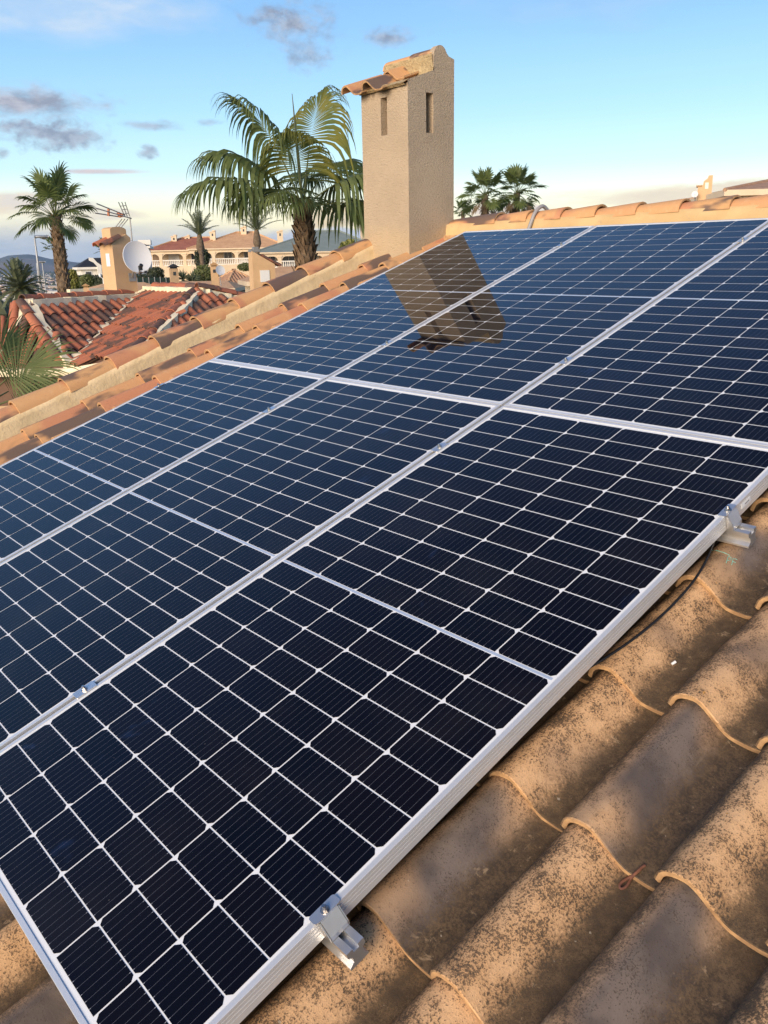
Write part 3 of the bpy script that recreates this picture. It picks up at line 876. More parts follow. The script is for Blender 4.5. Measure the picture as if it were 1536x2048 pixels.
M_TRUNK = varied('palm_trunk', (.11, .078, .052), (.19, .14, .095), 6, .95, 22, .9, .03, (.05, .035, .022))
M_BOOT = varied('palm_boot', (.24, .165, .10), (.12, .075, .045), 14, .95)
UP = Vector((0, 0, 1))

def fan_frond(T0, pet, blade, droop, rnd, nseg=34, half=R(125), roll=0.0, pdroop=.25, wpet=.016, cl=.42, cdroop=.22, narrow=.75, seglen=1.0, tipf=.22, basef=.62, hang0=.22):
    """petiole + pleated fan of drooping segments, in one mesh; starts at the origin"""
    mb = MB(); pts = []; p = Vector((0, 0, 0)); d = T0.normalized(); K = 6
    for i in range(K + 1):
        pts.append(p.copy())
        p = p + d * (pet / K); d = (d - UP * (pdroop / K)).normalized()
    mb.tube(pts, [wpet * (1.5 - .9 * i / K) for i in range(K + 1)], 5, 1)
    base = pts[-1]; T = d
    S = T.cross(UP)
    S = S.normalized() if S.length > 1e-3 else Vector((1, 0, 0))
    S = Matrix.Rotation(roll, 3, T) @ S
    Nn = S.cross(T).normalized()
    # costa: rib running into the blade
    cost = [base.copy()]; dd = T.copy(); q = base.copy()
    for i in range(4):
        q = q + dd * (blade * cl / 4); dd = (dd - UP * (droop * cdroop)).normalized(); cost.append(q.copy())
    for i in range(nseg):
        f = -1 + 2 * (i + .5) / nseg
        ph = f * half + rnd.uniform(-.03, .03)
        cf = (1 - abs(f)) ** .8 * 4
        k = min(3, int(cf)); st = cost[k].lerp(cost[k + 1], cf - k)
        tl = (cost[min(k + 1, 4)] - cost[k]).normalized()
        dr = (tl * cos(ph * .92) + S * sin(ph * .92) + Nn * (.10 * (1 - abs(f)))).normalized()
        L = seglen * blade * (basef + tipf * cos(ph)) * rnd.uniform(.9, 1.1)
        n = 7; pos = st.copy(); w0 = 2 * sin(half / nseg) * L * narrow
        fold = Nn * (.25 if i % 2 else -.25)
        vs_ = []; dcur = dr.copy(); wid = (dcur.cross(Nn) + fold).normalized()
        for j in range(n + 1):
            t = j / n
            w = w0 * (min(1, t / .45 + .12) if t < .5 else 1.0 * (1 - (t - .5) / .5) ** .8 + .02)
            side = wid - dcur * wid.dot(dcur)
            side = side.normalized() if side.length > 1e-4 else wid
            vs_ += [pos - side * w / 2, pos + side * w / 2]
            pos = pos + dcur * (L / n)
            if t > hang0:
                dcur = (dcur - UP * (droop * (t - hang0 + .07) * .95 * rnd.uniform(.8, 1.25)) + Vector((rnd.uniform(-1, 1), rnd.uniform(-1, 1), 0)) * .03).normalized()
        mb.add(vs_, [(2 * j, 2 * j + 1, 2 * j + 3, 2 * j + 2) for j in range(n)], 0, False)
    return mb

def trunk_mesh(h, r0, r1, rnd, stubs=0, curve=(0, 0), seg=14, boots_from=0.0, boot=.12):
    mb = MB(); K = 14; pts = []; rr = []
    for i in range(K + 1):
        t = i / K
        pts.append(Vector((curve[0] * t * t, curve[1] * t * t, h * t)))
        rr.append((r0 + (r1 - r0) * t) * (1 + .05 * sin(i * 2.3)))
    mb.tube(pts, rr, seg, 0)
    for i in range(stubs):
        t = boots_from + (1 - boots_from) * (i + rnd.random()) / stubs
        a = i * 2.399 + rnd.uniform(-.2, .2)
        kf = t * K; k = min(K - 1, int(kf)); c = pts[k].lerp(pts[k + 1], kf - k); r_ = rr[k]
        o = Vector((cos(a), sin(a), 0)); sd_ = Vector((-sin(a), cos(a), 0)); w = boot * rnd.uniform(.35, .6); L = boot * rnd.uniform(.7, 1.3)
        b0 = c + o * r_ * .9; tip = b0 + o * L * rnd.uniform(.3, .65) + UP * L * rnd.uniform(.6, 1.0)
        mb.add([b0 - sd_ * w, b0 + sd_ * w, tip + sd_ * w * .55, tip - sd_ * w * .55, tip + o * -.02 - UP * .03, b0 - UP * L * .4 + o * .03], [(0, 1, 2, 3), (3, 2, 4), (1, 0, 5), (0, 3, 5), (2, 1, 5)], 1)
    return mb

def fan_palm(name, heart, label, cat, fronds, trunk_h, r0, r1, seed, group=None, stubs=60, boot=.12, blade_seg=30, spear=None, bf=0.0, **kw):
    """fronds: (direction, petiole, blade, droop, roll, material)"""
    rnd = random.Random(seed)
    base = heart - UP * trunk_h
    t = empty(name, base, label, cat, group)
    trunk_mesh(trunk_h + .05, r0, r1, rnd, stubs, boot=boot, boots_from=bf).build('trunk', [M_TRUNK, M_BOOT], t, Matrix.Translation(base))
    for (d, pet, bl, dr, roll, ma) in fronds:
        mb = fan_frond(Vector(d), pet, bl, dr, rnd, blade_seg, roll=roll, **kw)
        mb.build('frond', [ma, M_BUSH], t, Matrix.Translation(heart))
    if spear:
        mb = MB().tube([Vector((0, 0, 0)), Vector(spear) * .5, Vector(spear)], [.035, .03, .006], 6)
        mb.build('spear_leaf', M_DATE, t, Matrix.Translation(heart))
    return t

def view_dirs(px):
    a, _e = az_el(px, 520)
    v = Vector((sin(a), cos(a), 0)); r = Vector((cos(a), -sin(a), 0))
    return v, r
def vdir(px, A, tw):                # A = degrees from straight up (negative leans left), tw = degrees towards the camera
    v, r = view_dirs(px)
    return r * (sin(R(A)) * cos(R(tw))) + UP * (cos(R(A)) * cos(R(tw))) - v * sin(R(tw))

# big fan palm beside the chimney
px0 = 606
heart = at(px0, 418, 18)
F = []
for A, tw, pet, bl, dr, ma in ((-20, 6, 1.25, 1.30, 1.5, M_FAN), (-40, -6, 1.0, 1.45, 1.5, M_FAN), (-60, 8, 1.15, 1.40, 1.3, M_FAN), (8, -8, 1.30, 1.20, 1.6, M_FANY),
                               (-4, 20, .75, 1.05, 1.8, M_FANY), (50, -6, .80, 1.40, 1.4, M_FAN), (28, -30, .95, 1.2, 1.5, M_FAN),
                               (-16, 62, .35, .95, 1.2, M_FAN), (-36, 50, .6, .95, 1.5, M_FAN), (10, -45, .9, 1.1, 1.5, M_FAN), (-52, -35, .9, 1.2, 1.5, M_FAN), (76, -10, .85, 1.35, 1.3, M_FAN),
                               (66, -30, .7, 1.2, 1.4, M_FAN)):
    F.append((vdir(px0, A, tw), pet, bl, dr, 0.0, ma))
fan_palm('palm_tree', heart, 'big fan palm with drooping leaves and a shaggy brown trunk left of the tall chimney', 'palm tree', F, 5.6, .34, .14, 5, None, 190, .20, 66, vdir(px0, -3, 0) * 2.12, .25, cl=.74, cdroop=.16, half=R(108), narrow=.80, seglen=1.35, tipf=-.42, basef=.88, hang0=.10)

def round_crown(px, n, pet, bl, dr, seed, lo=-35, hi=85):
    rnd = random.Random(seed); out = []
    for i in range(n):
        e = lo + (hi - lo) * ((i + .5) / n) ** .8
        a = i * 137.5 + rnd.uniform(-15, 15)
        d = Vector((cos(R(a)) * cos(R(e)), sin(R(a)) * cos(R(e)), sin(R(e))))
        ma = M_DRY if e < -28 else M_FAN
        out.append((d, pet * rnd.uniform(.85, 1.15), bl * rnd.uniform(.85, 1.1), dr * rnd.uniform(.7, 1.2), rnd.uniform(-.5, .5), ma))
    return out
heart = at(111, 436, 40)
fan_palm('palm_tree', heart, 'tall fan palm with a bare textured trunk behind the red tiled roof', 'palm tree', round_crown(111, 26, .95, .95, .75, 9, -20), 7.2, .30, .22, 9, None, 330, .17, 26)
heart = at(970, 392, 62)
fan_palm('palm_tree', heart, 'left one of the two fan palms standing together behind the ridge', 'palm tree', round_crown(970, 30, .95, .95, .45, 13, -50), 8.0, .26, .22, 13, None, 60, .16, 18)
heart = at(1034, 388, 64)
fan_palm('palm_tree', heart, 'right one of the two fan palms standing together behind the ridge', 'palm tree', round_crown(1034, 32, .95, 1.0, .45, 17, -50), 8.0, .26, .22, 17, None, 60, .16, 18)
heart = at(926, 424, 80)
fan_palm('palm_tree', heart, 'small palm top just above the ridge tiles beside the chimney', 'palm tree', round_crown(926, 16, .55, .6, .3, 19, -20), 6.0, .2, .18, 19, None, 20, .12, 14)
heart = at(107, 500, 95)
fan_palm('palm_tree', heart, 'small distant palm half hidden behind the tall palm trunk', 'palm tree', round_crown(107, 14, .75, .6, .3, 23, -20), 6.0, .12, .10, 23, None, 10, .12, 12)
heart = at(214, 501, 92)
fan_palm('palm_tree', heart, 'small distant palm above the black roofed house', 'palm tree', round_crown(214, 16, .6, .65, .3, 29, -20), 5.0, .2, .18, 29, None, 10, .12, 12)
# fan palm right below the verge at the left
px0 = 20
heart = at(-62, 838, 8.4)
F = []
for A, tw, pet, bl, dr, roll in ((42, 8, .50, .58, .45, 1.25), (12, 5, .62, .72, .10, .55), (26, -20, .55, .5, .3, 1.2), (62, 15, .45, .55, .7, 1.2), (-15, 10, .5, .6, .3, 1.2), (88, 10, .35, .5, .7, 1.0), (-50, 5, .5, .6, .4, 1.2), (56, -35, .5, .55, .6, 1.3)):
    F.append((vdir(px0, A, tw), pet, bl, dr, roll, M_FAN))
fan_palm('palm_tree', heart, 'fan palm leaves reaching in from the left just below the verge', 'palm tree', F, 3.4, .16, .12, 31, None, 40, .1, 40, half=R(100), narrow=.5, wpet=.010)

# feather palms
def feather_frond(d0, L, droop, rnd, nl=26, ll=.45):
    mb = MB(); K = 12; p = Vector((0, 0, 0)); d = d0.normalized(); pts = [p.copy()]
    for i in range(K):
        p = p + d * (L / K); d = (d - UP * (droop / K) * (.4 + 1.2 * i / K)).normalized(); pts.append(p.copy())
    mb.tube(pts, [.028 * (1 - .85 * i / K) for i in range(K + 1)], 4, 1)
    for i in range(nl):
        t = .14 + .86 * i / nl; kf = t * K; k = min(K - 1, int(kf)); c = pts[k].lerp(pts[k + 1], kf - k)
        T = (pts[k + 1] - pts[k]).normalized(); S = T.cross(UP)
        S = S.normalized() if S.length > 1e-3 else Vector((1, 0, 0))
        Nn = S.cross(T)
        for sgn in (-1, 1):
            l_ = ll * (1 - .6 * abs(t - .45)) * rnd.uniform(.85, 1.1)
            dd = (S * sgn * .8 + T * .7 + Nn * .30 + Vector((rnd.uniform(-.1, .1), rnd.uniform(-.1, .1), rnd.uniform(-.1, .1)))).normalized()
            w = T * .028
            mid_ = c + dd * l_ * .55; tip = c + dd * l_ - UP * l_ * .18
            mb.add([c - w * .5, c + w * .5, mid_ + w, mid_ - w, tip], [(0, 1, 2, 3), (3, 2, 4)], 0)
    return mb
def feather_palm(px, py, D, label, n, L, seed, trunk_h, r0, r1, lo=-20, droop=.9, curve=(0, 0), bulb=False, tilt=0, ma=None, nl=26, ll=.45, group=None):
    rnd = random.Random(seed); heart = at(px, py, D); base = heart - UP * trunk_h - Vector((curve[0], curve[1], 0))
    t = empty('palm_tree', base, label, 'palm tree', group)
    mb = trunk_mesh(trunk_h, r0, r1, rnd, 50, curve, boots_from=.2, boot=.10)
    if bulb:
        mb.tube([Vector((curve[0], curve[1], trunk_h - 1.35)), Vector((curve[0], curve[1], trunk_h - .95)), Vector((curve[0], curve[1], trunk_h - .5)), Vector((curve[0], curve[1], trunk_h + .1))], [r1 * 1.02, r1 * 2.0, r1 * 1.7, r1 * 1.0], 12)
    mb.build('trunk', [M_TRUNK, M_BOOT], t, Matrix.Translation(base))
    for i in range(n):
        e = lo + (88 - lo) * ((i + .5) / n) ** .9
        a = i * 137.5 + rnd.uniform(-20, 20)
        d = Vector((cos(R(a)) * cos(R(e)), sin(R(a)) * cos(R(e)), sin(R(e))))
        feather_frond(d, L * rnd.uniform(.85, 1.1), droop * rnd.uniform(.7, 1.2), rnd, nl, ll).build('frond', [ma or M_DATE, M_BUSH], t, Matrix.Translation(heart))
feather_palm(399, 472, 72, 'slim feather palm with a swollen neck before the red roofed villa', 18, 2.0, 41, 5.0, .20, .17, 25, .75, (-.5, .2), True)
feather_palm(513, 462, 72, 'slim feather palm with a swollen neck half behind the big fan palm', 18, 2.2, 43, 5.0, .20, .17, 15, .9, (0, .1), True)
feather_palm(40, 578, 46, 'low bushy palm with grey green leaves left of the street lamps', 54, 1.35, 47, 3.2, .3, .25, -35, .9, ma=M_DATE, nl=30, ll=.34)

# shrubs and hedges: leaf clumps through a volume
def leaf_blob(rnd, n, size, inside, leaf):
    mb = MB()
    for i in range(n):
        while True:
            p = Vector((rnd.uniform(-1, 1), rnd.uniform(-1, 1), rnd.uniform(-1, 1)))
            if inside(p): break
        p = Vector((p.x * size[0], p.y * size[1], p.z * size[2]))
        u = Vector((rnd.gauss(0, 1), rnd.gauss(0, 1), rnd.gauss(0, 1))).normalized(); w = u.orthogonal().normalized()
        l_ = leaf * rnd.uniform(.6, 1.4)
        mb.add([p - u * l_, p + w * l_ * .45, p + u * l_, p - w * l_ * .45], [(0, 1, 2, 3)])
    return mb
def shell_pt(p): return .45 < p.length < 1 + .16 * mnoise.noise(p * 4)
def shrub(name, px, py, D, size, ma, label, cat, n, leaf, seed):
    rnd = random.Random(seed)
    c = at(px, py, D)
    t = tag(leaf_blob(rnd, n, size, shell_pt, leaf).build(name, ma, None, Matrix.Translation(c)), label, cat)
    return t
def hedge(p0, p1, h, th, label, seed, n, ma=None, name='hedge'):
    rnd = random.Random(seed); mid_ = (p0 + p1) / 2; L = (p1 - p0).length
    ang = atan2(p1.y - p0.y, p1.x - p0.x)
    box = lambda p: max(abs(p.x) * 1.0, abs(p.y), abs(p.z)) > .72
    mb = leaf_blob(rnd, n, (L / 2, th / 2, h / 2), box, .07)
    mb.box((0, 0, 0), (L * .93, th * .7, h * .9))
    tag(mb.build(name, ma or M_HEDGE, None, Matrix.Translation(mid_ - UP * h / 2) @ Matrix.Rotation(ang, 4, 'Z')), label, 'hedge')
hedge(at(139, 551, 60), at(226, 549.5, 58), 2.2, .9, 'dark clipped hedge below the black roofed house', 51, 5200)
hedge(at(273, 545, 62), at(306, 552, 60), 2.4, .9, 'dark hedge at the right of the satellite dish', 52, 2600)
shrub('shrub', 146, 562, 50, (.30, .3, .62), M_YELLOW, 'yellow leaved shrub beside the tall palm trunk', 'shrub', 1100, .09, 53)
shrub('shrub', 174, 562, 54, (.45, .42, .40), M_BUSH, 'round clipped light green bush before the hedge', 'shrub', 1400, .06, 54)
shrub('shrub', 312, 548, 62, (.8, .5, .5), M_HEDGE, 'dark loose bush above the green fence', 'shrub', 900, .09, 55)
shrub('shrub', 409, 552, 66, (1.0, .8, .8), M_BUSH, 'large dark green bush in front of the villa balustrade', 'shrub', 2200, .09, 56)
shrub('shrub', 404, 517, 100, (1.0, .8, 1.2), M_HEDGE, 'dark tree between the red and the orange roofed villas', 'shrub', 1500, .13, 66)
shrub('shrub', 490, 534, 78, (.85, .6, .35), M_BUSH, 'low green bush by the white villa steps', 'shrub', 900, .09, 57)
shrub('shrub', 425, 555, 67, (.7, .6, .7), M_HEDGE, 'dark bush beside the small rooftop dish', 'shrub', 1300, .09, 58)
for k, (px, py, sd_) in enumerate(((366, 552, 61), (385, 556, 62))):
    rnd = random.Random(sd_); c = at(px, py + 6, 64); mb = MB()
    for i in range(60):
        e = R(rnd.uniform(5, 80)); a = rnd.uniform(0, 2 * pi); d = Vector((cos(a) * cos(e), sin(a) * cos(e), sin(e)))
        L = rnd.uniform(.5, .95); w = d.cross(UP).normalized() * .05
        mb.add([c + d * .05 - w, c + d * .05 + w, c + d * L * .6 + w * .9, c + d * L - UP * .12, c + d * L * .6 - w * .9], [(0, 1, 2, 3, 4)])
    mb.tube([c - UP * 2.2, c], .12, 6, 0)
    tag(mb.build('yucca', M_DATE), ('pale spiky yucca left of the slim palm foot', 'spiky yucca touching the slim palm foot')[k], 'shrub')
shrub('shrub', 700, 503, 34, (.5, .5, .45), M_YELLOW, 'yellow green leaves showing between the big palm trunk and the chimney', 'shrub', 500, .09, 63)

# ------------------------------------------------------------------ the red roofed neighbour
M_RED = None
def red_clay():
    ma, n, b = mat('red_clay', (.5, .2, .1), .8, 0, .3)
    o = n.obj(); r = n.rand()
    v = n.vmath('ADD', o, n.comb(n.math('MULTIPLY', r, 37.0), n.math('MULTIPLY', r, 91.0), 0.0))
    c = n.mix(n.math('FRACT', n.math('MULTIPLY', r, 5.7)), (.46, .165, .088), (.38, .125, .070))
    f = n.math('ADD', n.noise(v, 4.5, 4, .6), n.math('MULTIPLY', n.math('SUBTRACT', r, .5), .45))
    c = n.mix(n.math('MULTIPLY', n.smooth(f, .50, .68), .88), c, (.095, .070, .058))
    c = n.mix(n.math('MULTIPLY', n.smooth(n.noise(v, 40, 3, .6), .58, .7), .5), c, (.17, .13, .09))
    n.put(b.inputs['Base Color'], c)
    return ma
M_RED = red_clay()
M_CREAM = varied('cream_mortar', (.84, .74, .53), (.76, .64, .44), 5, .9, 30, .4, .01)
M_TAN = varied('tan_render', (.62, .41, .23), (.56, .365, .20), 3, .9, 60, .3, .004)
M_BROWN = varied('brown_wall', (.22, .13, .085), (.17, .10, .07), 2, .9)
M_DISH, _n, _b = mat('dish_paint', (.62, .63, .64), .45)
M_DARK, _n, _b = mat('dark_plastic', (.02, .02, .02), .5)
M_GALV, _n, _b = mat('galvanised_steel', (.34, .33, .32), .45, .5)
M_ORANGE, _n, _b = mat('orange_plastic', (.55, .20, .09), .5)

zE = CAM.z - 1.30
P1 = at(56, 600, 13.4); P2 = at(276, 588, 14.9); Q2 = at(403, 578, 13.2)
P2.z = P1.z = CAM.z - .50; Q2.z = CAM.z - .41
Q1 = at(298, 579, 15.0); Q1.z = CAM.z - .42
E2 = at_z(141, 733, zE)
E1 = at_z(-12, 735, zE)
E0 = at(-210, 690, 13.0); E0.z = zE
hipB = at_z(286, 742, zE)            # foot of the right hip, hidden behind the near verge
hipR = at(500, 607, 13.6)
def on_plane(p, a, b_, c_):
    n = (b_ - a).cross(c_ - a); return Vector((p.x, p.y, a.z - (n.x * (p.x - a.x) + n.y * (p.y - a.y)) / n.z))
Q1 = on_plane(Q1, P2, E2, Q2); hipB = on_plane(hipB, P2, E2, Q2)
nb = empty('house', (E2.x, E2.y, -4.7), 'neighbour house under a red and black clay tile roof with cream mortar lines', 'house')
FACES = {'F1': [P1, E1, E2], 'F0': [P1, E0, E1], 'F2': [P1, E2, P2], 'F3': [P2, E2, hipB, Q2, Q1], 'F4': [Q2, hipB, hipR]}
def barrel_mesh(w, l, th=.012):
    n = 6; pr = [(-w / 2 * cos(pi * i / n), w * .36 * sin(pi * i / n) + .012) for i in range(n + 1)]
    pr = [(-w * .78, .004)] + pr + []
    m_ = len(pr); mb = MB()
    lo = [(x, 0, z) for x, z in pr]; hi = [(x * .88, l, z * .9) for x, z in pr]; lip = [(x, .0, z - th) for x, z in pr]
    mb.add(lo + hi, [(i, i + 1, m_ + i + 1, m_ + i) for i in range(m_ - 1)], 0, True)
    mb.add(lip + lo, [(i, i + 1, m_ + i + 1, m_ + i) for i in range(m_ - 1)], 0)
    return mb
def inpoly(pt, poly):
    x, y = pt; c = False; n = len(poly)
    for i in range(n):
        x1, y1 = poly[i]; x2, y2 = poly[(i + 1) % n]
        if (y1 > y) != (y2 > y) and x < (x2 - x1) * (y - y1) / (y2 - y1) + x1: c = not c
    return c
def face_frame(poly):
    """best plane normal, down-slope and across directions of a roof face"""
    n = Vector((0, 0, 0)); k = len(poly)
    for i in range(k):
        a, b_ = poly[i], poly[(i + 1) % k]
        n += a.cross(b_)
    n.normalize()
    if n.z < 0: n = -n
    up = (UP - n * UP.dot(n)).normalized(); ac = up.cross(n).normalized()
    return n, up, ac
TW, TL = .168, .27
RED_ME = barrel_mesh(.112, .33).mesh('roof_tile', M_RED)
spots = []
deckmb = MB()
for nm, poly in FACES.items():
    n, up, ac = face_frame(poly)
    deckmb.poly([p - n * .045 for p in poly], 0, .08)
    o = poly[0]; q = [((p - o).dot(ac), (p - o).dot(up)) for p in poly]
    x0, x1 = min(a for a, b_ in q), max(a for a, b_ in q); y0, y1 = min(b_ for a, b_ in q), max(b_ for a, b_ in q)
    ro = random.Random(hash(nm) % 7 if False else len(nm) + int(nm[1]))
    for i in range(int((x1 - x0) / TW) + 2):
        for j in range(-1, int((y1 - y0) / TL) + 2):
            cx, cy = x0 + (i + .5) * TW, y0 + j * TL
            if not inpoly((cx, cy + TL * .55), q): continue
            p = o + ac * cx + up * cy + n * (.002 + ro.uniform(0, .004))
            t = (up + n * (-.055 + ro.uniform(-.012, .012)) + ac * ro.uniform(-.02, .02)).normalized(); nn = ac.cross(t).normalized(); a2 = t.cross(nn).normalized()
            if nn.dot(n) < 0: nn = -nn; a2 = -a2
            M_ = Matrix.Identity(4)
            for r_ in range(3):
                M_[r_][0] = a2[r_]; M_[r_][1] = t[r_]; M_[r_][2] = nn[r_]; M_[r_][3] = p[r_] + nn[r_] * .022
            c = p - CAM
            if c.dot(C_FWD) < .3: continue
            sx = 768 + FPX * c.dot(C_RIGHT) / c.dot(C_FWD)
            spots.append((0 if -60 < sx < 520 else 1, c.length, M_))
deckmb.build('roof', M_BROWN, nb)
spots.sort(key=lambda s_: (s_[0], s_[1]))
rest = MB(); src = barrel_mesh(.112, .33)
for i, (_a, _d, M_) in enumerate(spots):
    if i < 300 - 46:
        put('roof_tile', RED_ME, nb, M_)
    else:
        rest.add([M_ @ Vector(v_) for v_ in src.v], src.f, 0, False)
if rest.v:
    tag(rest.build('roof_tiling', M_RED, nb), kind='stuff')
# cream mortar along hips and valley, ridge barrels on top
def strip_between(a, b_, w, h, wob, seed, n=14):
    rnd = random.Random(seed); pts = []
    for i in range(n + 1):
        t = i / n
        pts.append(a.lerp(b_, t))
    d = (b_ - a).normalized(); s_ = d.cross(UP).normalized(); vs_ = []
    for p in pts:
        k = rnd.uniform(-wob, wob); k2 = rnd.uniform(-wob, wob)
        vs_ += [p - s_ * (w / 2 + k) - UP * .06, p - s_ * (w / 2 + k) + UP * (h + k * .3), p + s_ * (w / 2 + k2) + UP * (h + k2 * .3), p + s_ * (w / 2 + k2) - UP * .06]
    return MB().add(vs_, [(4 * i + j, 4 * i + j + 1, 4 * (i + 1) + j + 1, 4 * (i + 1) + j) for i in range(n) for j in range(3)] + [(0, 1, 2, 3), (4 * n + 3, 4 * n + 2, 4 * n + 1, 4 * n)])
for k, (a, b_, w, h) in enumerate(((P1, E2, .11, .07), (E2, P2, .085, .075), (P1, E1, .10, .07), (hipB, Q2, .07, .065), (Q2, hipR, .10, .07), (P1, P2, .20, .055), (Q1, Q2, .18, .075), (P2, Q1, .14, .075))):
    strip_between(a, b_, w, h, .025 if k != 1 else .04, k + 70, 16 if k != 1 else 26).build('mortar_line', M_CREAM, nb)
NR_ME = shell(barrel_profile(.085, .8, 1.0, 6), barrel_profile(.07, .8, 1.0, 6), 0, .36, .012, [M_RED, M_RED], 'ridge_tile')
def ridge_run(a, b_, off, dz):
    d = b_ - a; L = d.length; n = max(1, round(L / .32)); d.normalize(); s_ = d.cross(UP).normalized(); nn = s_.cross(d)
    for i in range(n):
        p = a + d * (L * i / n) + s_ * off + UP * dz
        M_ = Matrix.Identity(4)
        for r_ in range(3):
            M_[r_][0] = s_[r_]; M_[r_][1] = d[r_]; M_[r_][2] = nn[r_]; M_[r_][3] = p[r_]
        put('ridge_tile', NR_ME, nb, M_ @ Matrix.Rotation(-.03, 4, 'X'))
ridge_run(P1, P2, -.12, .07)
ridge_run(Q1, Q2, -.12, .075)
ridge_run(E2.lerp(P1, .12), P1, -.10, .03)
ridge_run(hipB, Q2, -.11, .04)
ridge_run(hipR, Q2, .0, .09)
# eaves: gutter, soffit, walls
cen = (P1 + P2 + Q2 + E2) / 4
mb = MB()
for a, b_ in ((E0, E1), (E1, E2), (E2, hipB), (hipB, hipR)):
    d = (b_ - a).normalized(); s_ = d.cross(UP).normalized()
    pr = [(0, .0), (.10, .0), (.11, -.05), (.09, -.10), (.02, -.11), (0, -.06)]
    mb.prism(pr, 0, 1, 0, lambda p, q, t, a=a, b_=b_, s_=s_: a.lerp(b_, t) + (s_ if (cen - a).dot(s_) < 0 else -s_) * (p - .02) + UP * (q - .02))
mb.build('gutter', M_CREAM, nb)
mb = MB()
def inset(p, k): return Vector((p.x + (cen.x - p.x) * k, p.y + (cen.y - p.y) * k, 0))
wl = [inset(E0, .10), inset(E1, .13), inset(E2, .14), inset(hipB, .12), inset(hipR, .05)]
for i in range(len(wl) - 1):
    a, b_ = wl[i], wl[i + 1]
    mb.add([(a.x, a.y, -4.7), (b_.x, b_.y, -4.7), (b_.x, b_.y, zE - .55), (a.x, a.y, zE - .55)], [(0, 1, 2, 3)], 1)
    mb.add([(a.x, a.y, zE - .55), (b_.x, b_.y, zE - .55), (b_.x, b_.y, zE - .05), (a.x, a.y, zE - .05)], [(0, 1, 2, 3)], 0)
mb.build('wall', [M_BROWN, M_TAN], nb)

# its chimney, dish and aerial
def frame_at(pos, px, yaw):
    v, r = view_dirs(px)
    M_ = Matrix.Identity(4)
    for i in range(3):
        M_[i][0] = r[i]; M_[i][1] = v[i]; M_[i][2] = UP[i]; M_[i][3] = pos[i]
    return M_ @ Matrix.Rotation(R(yaw), 4, 'Z')
k15 = 15.0 / FPX
cb = at(243, 585, 15.0)
Fm = frame_at(cb, 243, 34)
mb = MB()
wn = .40
mb.box((0, .0, .05), (wn, .36, 1.40))
mb.box((.02, .06, .82), (.30, .24, .34), 0)
mb.prism([(-.20, .75), (.19, .75), (.19, .86), (.12, .92), (-.06, .84)], -.13, .17, 0, lambda p, q, t: (p, t, q))
chn = mb.build('chimney', M_TAN, nb, Fm)
for k in range(2):
    put('cap_tile', NR_ME, chn, Fm @ Matrix.Translation((-.33, -.10 + .19 * k, .735)) @ Matrix.Rotation(-pi / 2, 4, 'Z') @ Matrix.Rotation(.38, 4, 'X'))
mb = MB()
mb.prism([(.15 * cos(pi * i / 8) + .02, .985 + .05 * sin(pi * i / 8)) for i in range(9)], -.06, .18, 0, lambda p, q, t: (p, t, q))
mb.build('rounded_cap', M_TAN, chn, Fm)
mb = MB().box((-.203, -.03, .52), (.012, .10, .20))
mb.build('vent', M_WHITE, chn, Fm)
mb = MB().box((.11, -.186, .24), (.13, .014, .13))
mb.build('bracket_plate', M_GALV, chn, Fm)
# satellite dish
dc = at(273, 515, 14.45)
v, r = view_dirs(273)
dn = (-v * .93 + r * .34 + UP * .16).normalized()
da = dn.cross(UP).normalized(); du = da.cross(dn)
Md = Matrix.Identity(4)
for i in range(3):
    Md[i][0] = da[i]; Md[i][1] = du[i]; Md[i][2] = dn[i]; Md[i][3] = dc[i]
e = empty('satellite_dish', dc, 'grey satellite dish fixed to the neighbour chimney, with a black receiver arm', 'satellite dish')
mb = MB(); NRr = 6; Ns = 28; vs_ = [(0, 0, 0)]
for i in range(1, NRr + 1):
    rr_ = .245 * i / NRr
    for k in range(Ns):
        a = 2 * pi * k / Ns
        vs_.append((rr_ * cos(a) * .94, rr_ * sin(a), .052 * (i / NRr) ** 2))
fs = [(0, 1 + k, 1 + (k + 1) % Ns) for k in range(Ns)]
for i in range(NRr - 1):
    for k in range(Ns):
        fs.append((1 + i * Ns + k, 1 + (i + 1) * Ns + k, 1 + (i + 1) * Ns + (k + 1) % Ns, 1 + i * Ns + (k + 1) % Ns))
mb.add(vs_, fs, 0, True)
rim = [(x, y, z) for x, y, z in vs_[1 + (NRr - 1) * Ns:]]
rim2 = [(x * 1.02, y * 1.02, z - .012) for x, y, z in rim]
mb.add(rim + rim2, [(k, (k + 1) % Ns, Ns + (k + 1) % Ns, Ns + k) for k in range(Ns)])
mb.build('bowl', M_DISH, e, Md)
mb = MB().tube([(.0, -.245, .04), (.05, -.27, .12), (.06, -.20, .27)], .010, 6).tube([(-.09, -.235, .045), (.05, -.25, .14), (.06, -.20, .27)], .006, 6)
mb.build('receiver_arm', M_GALV, e, Md)
mb = MB().tube([(.06, -.21, .25), (.055, -.165, .31)], .030, 10).box((-.09, -.235, .055), (.035, .035, .04)).box((.0, -.245, .05), (.04, .04, .04)).box((.06, -.205, .26), (.05, .07, .05))
mb.build('receiver', M_DARK, e, Md)
mb = MB().tube([Md @ Vector((0, -.03, -.01)), Md @ Vector((0, -.10, -.14)), Fm @ Vector((.11, -.19, .24))], .018, 8)
mb.build('bracket', M_GALV, e)
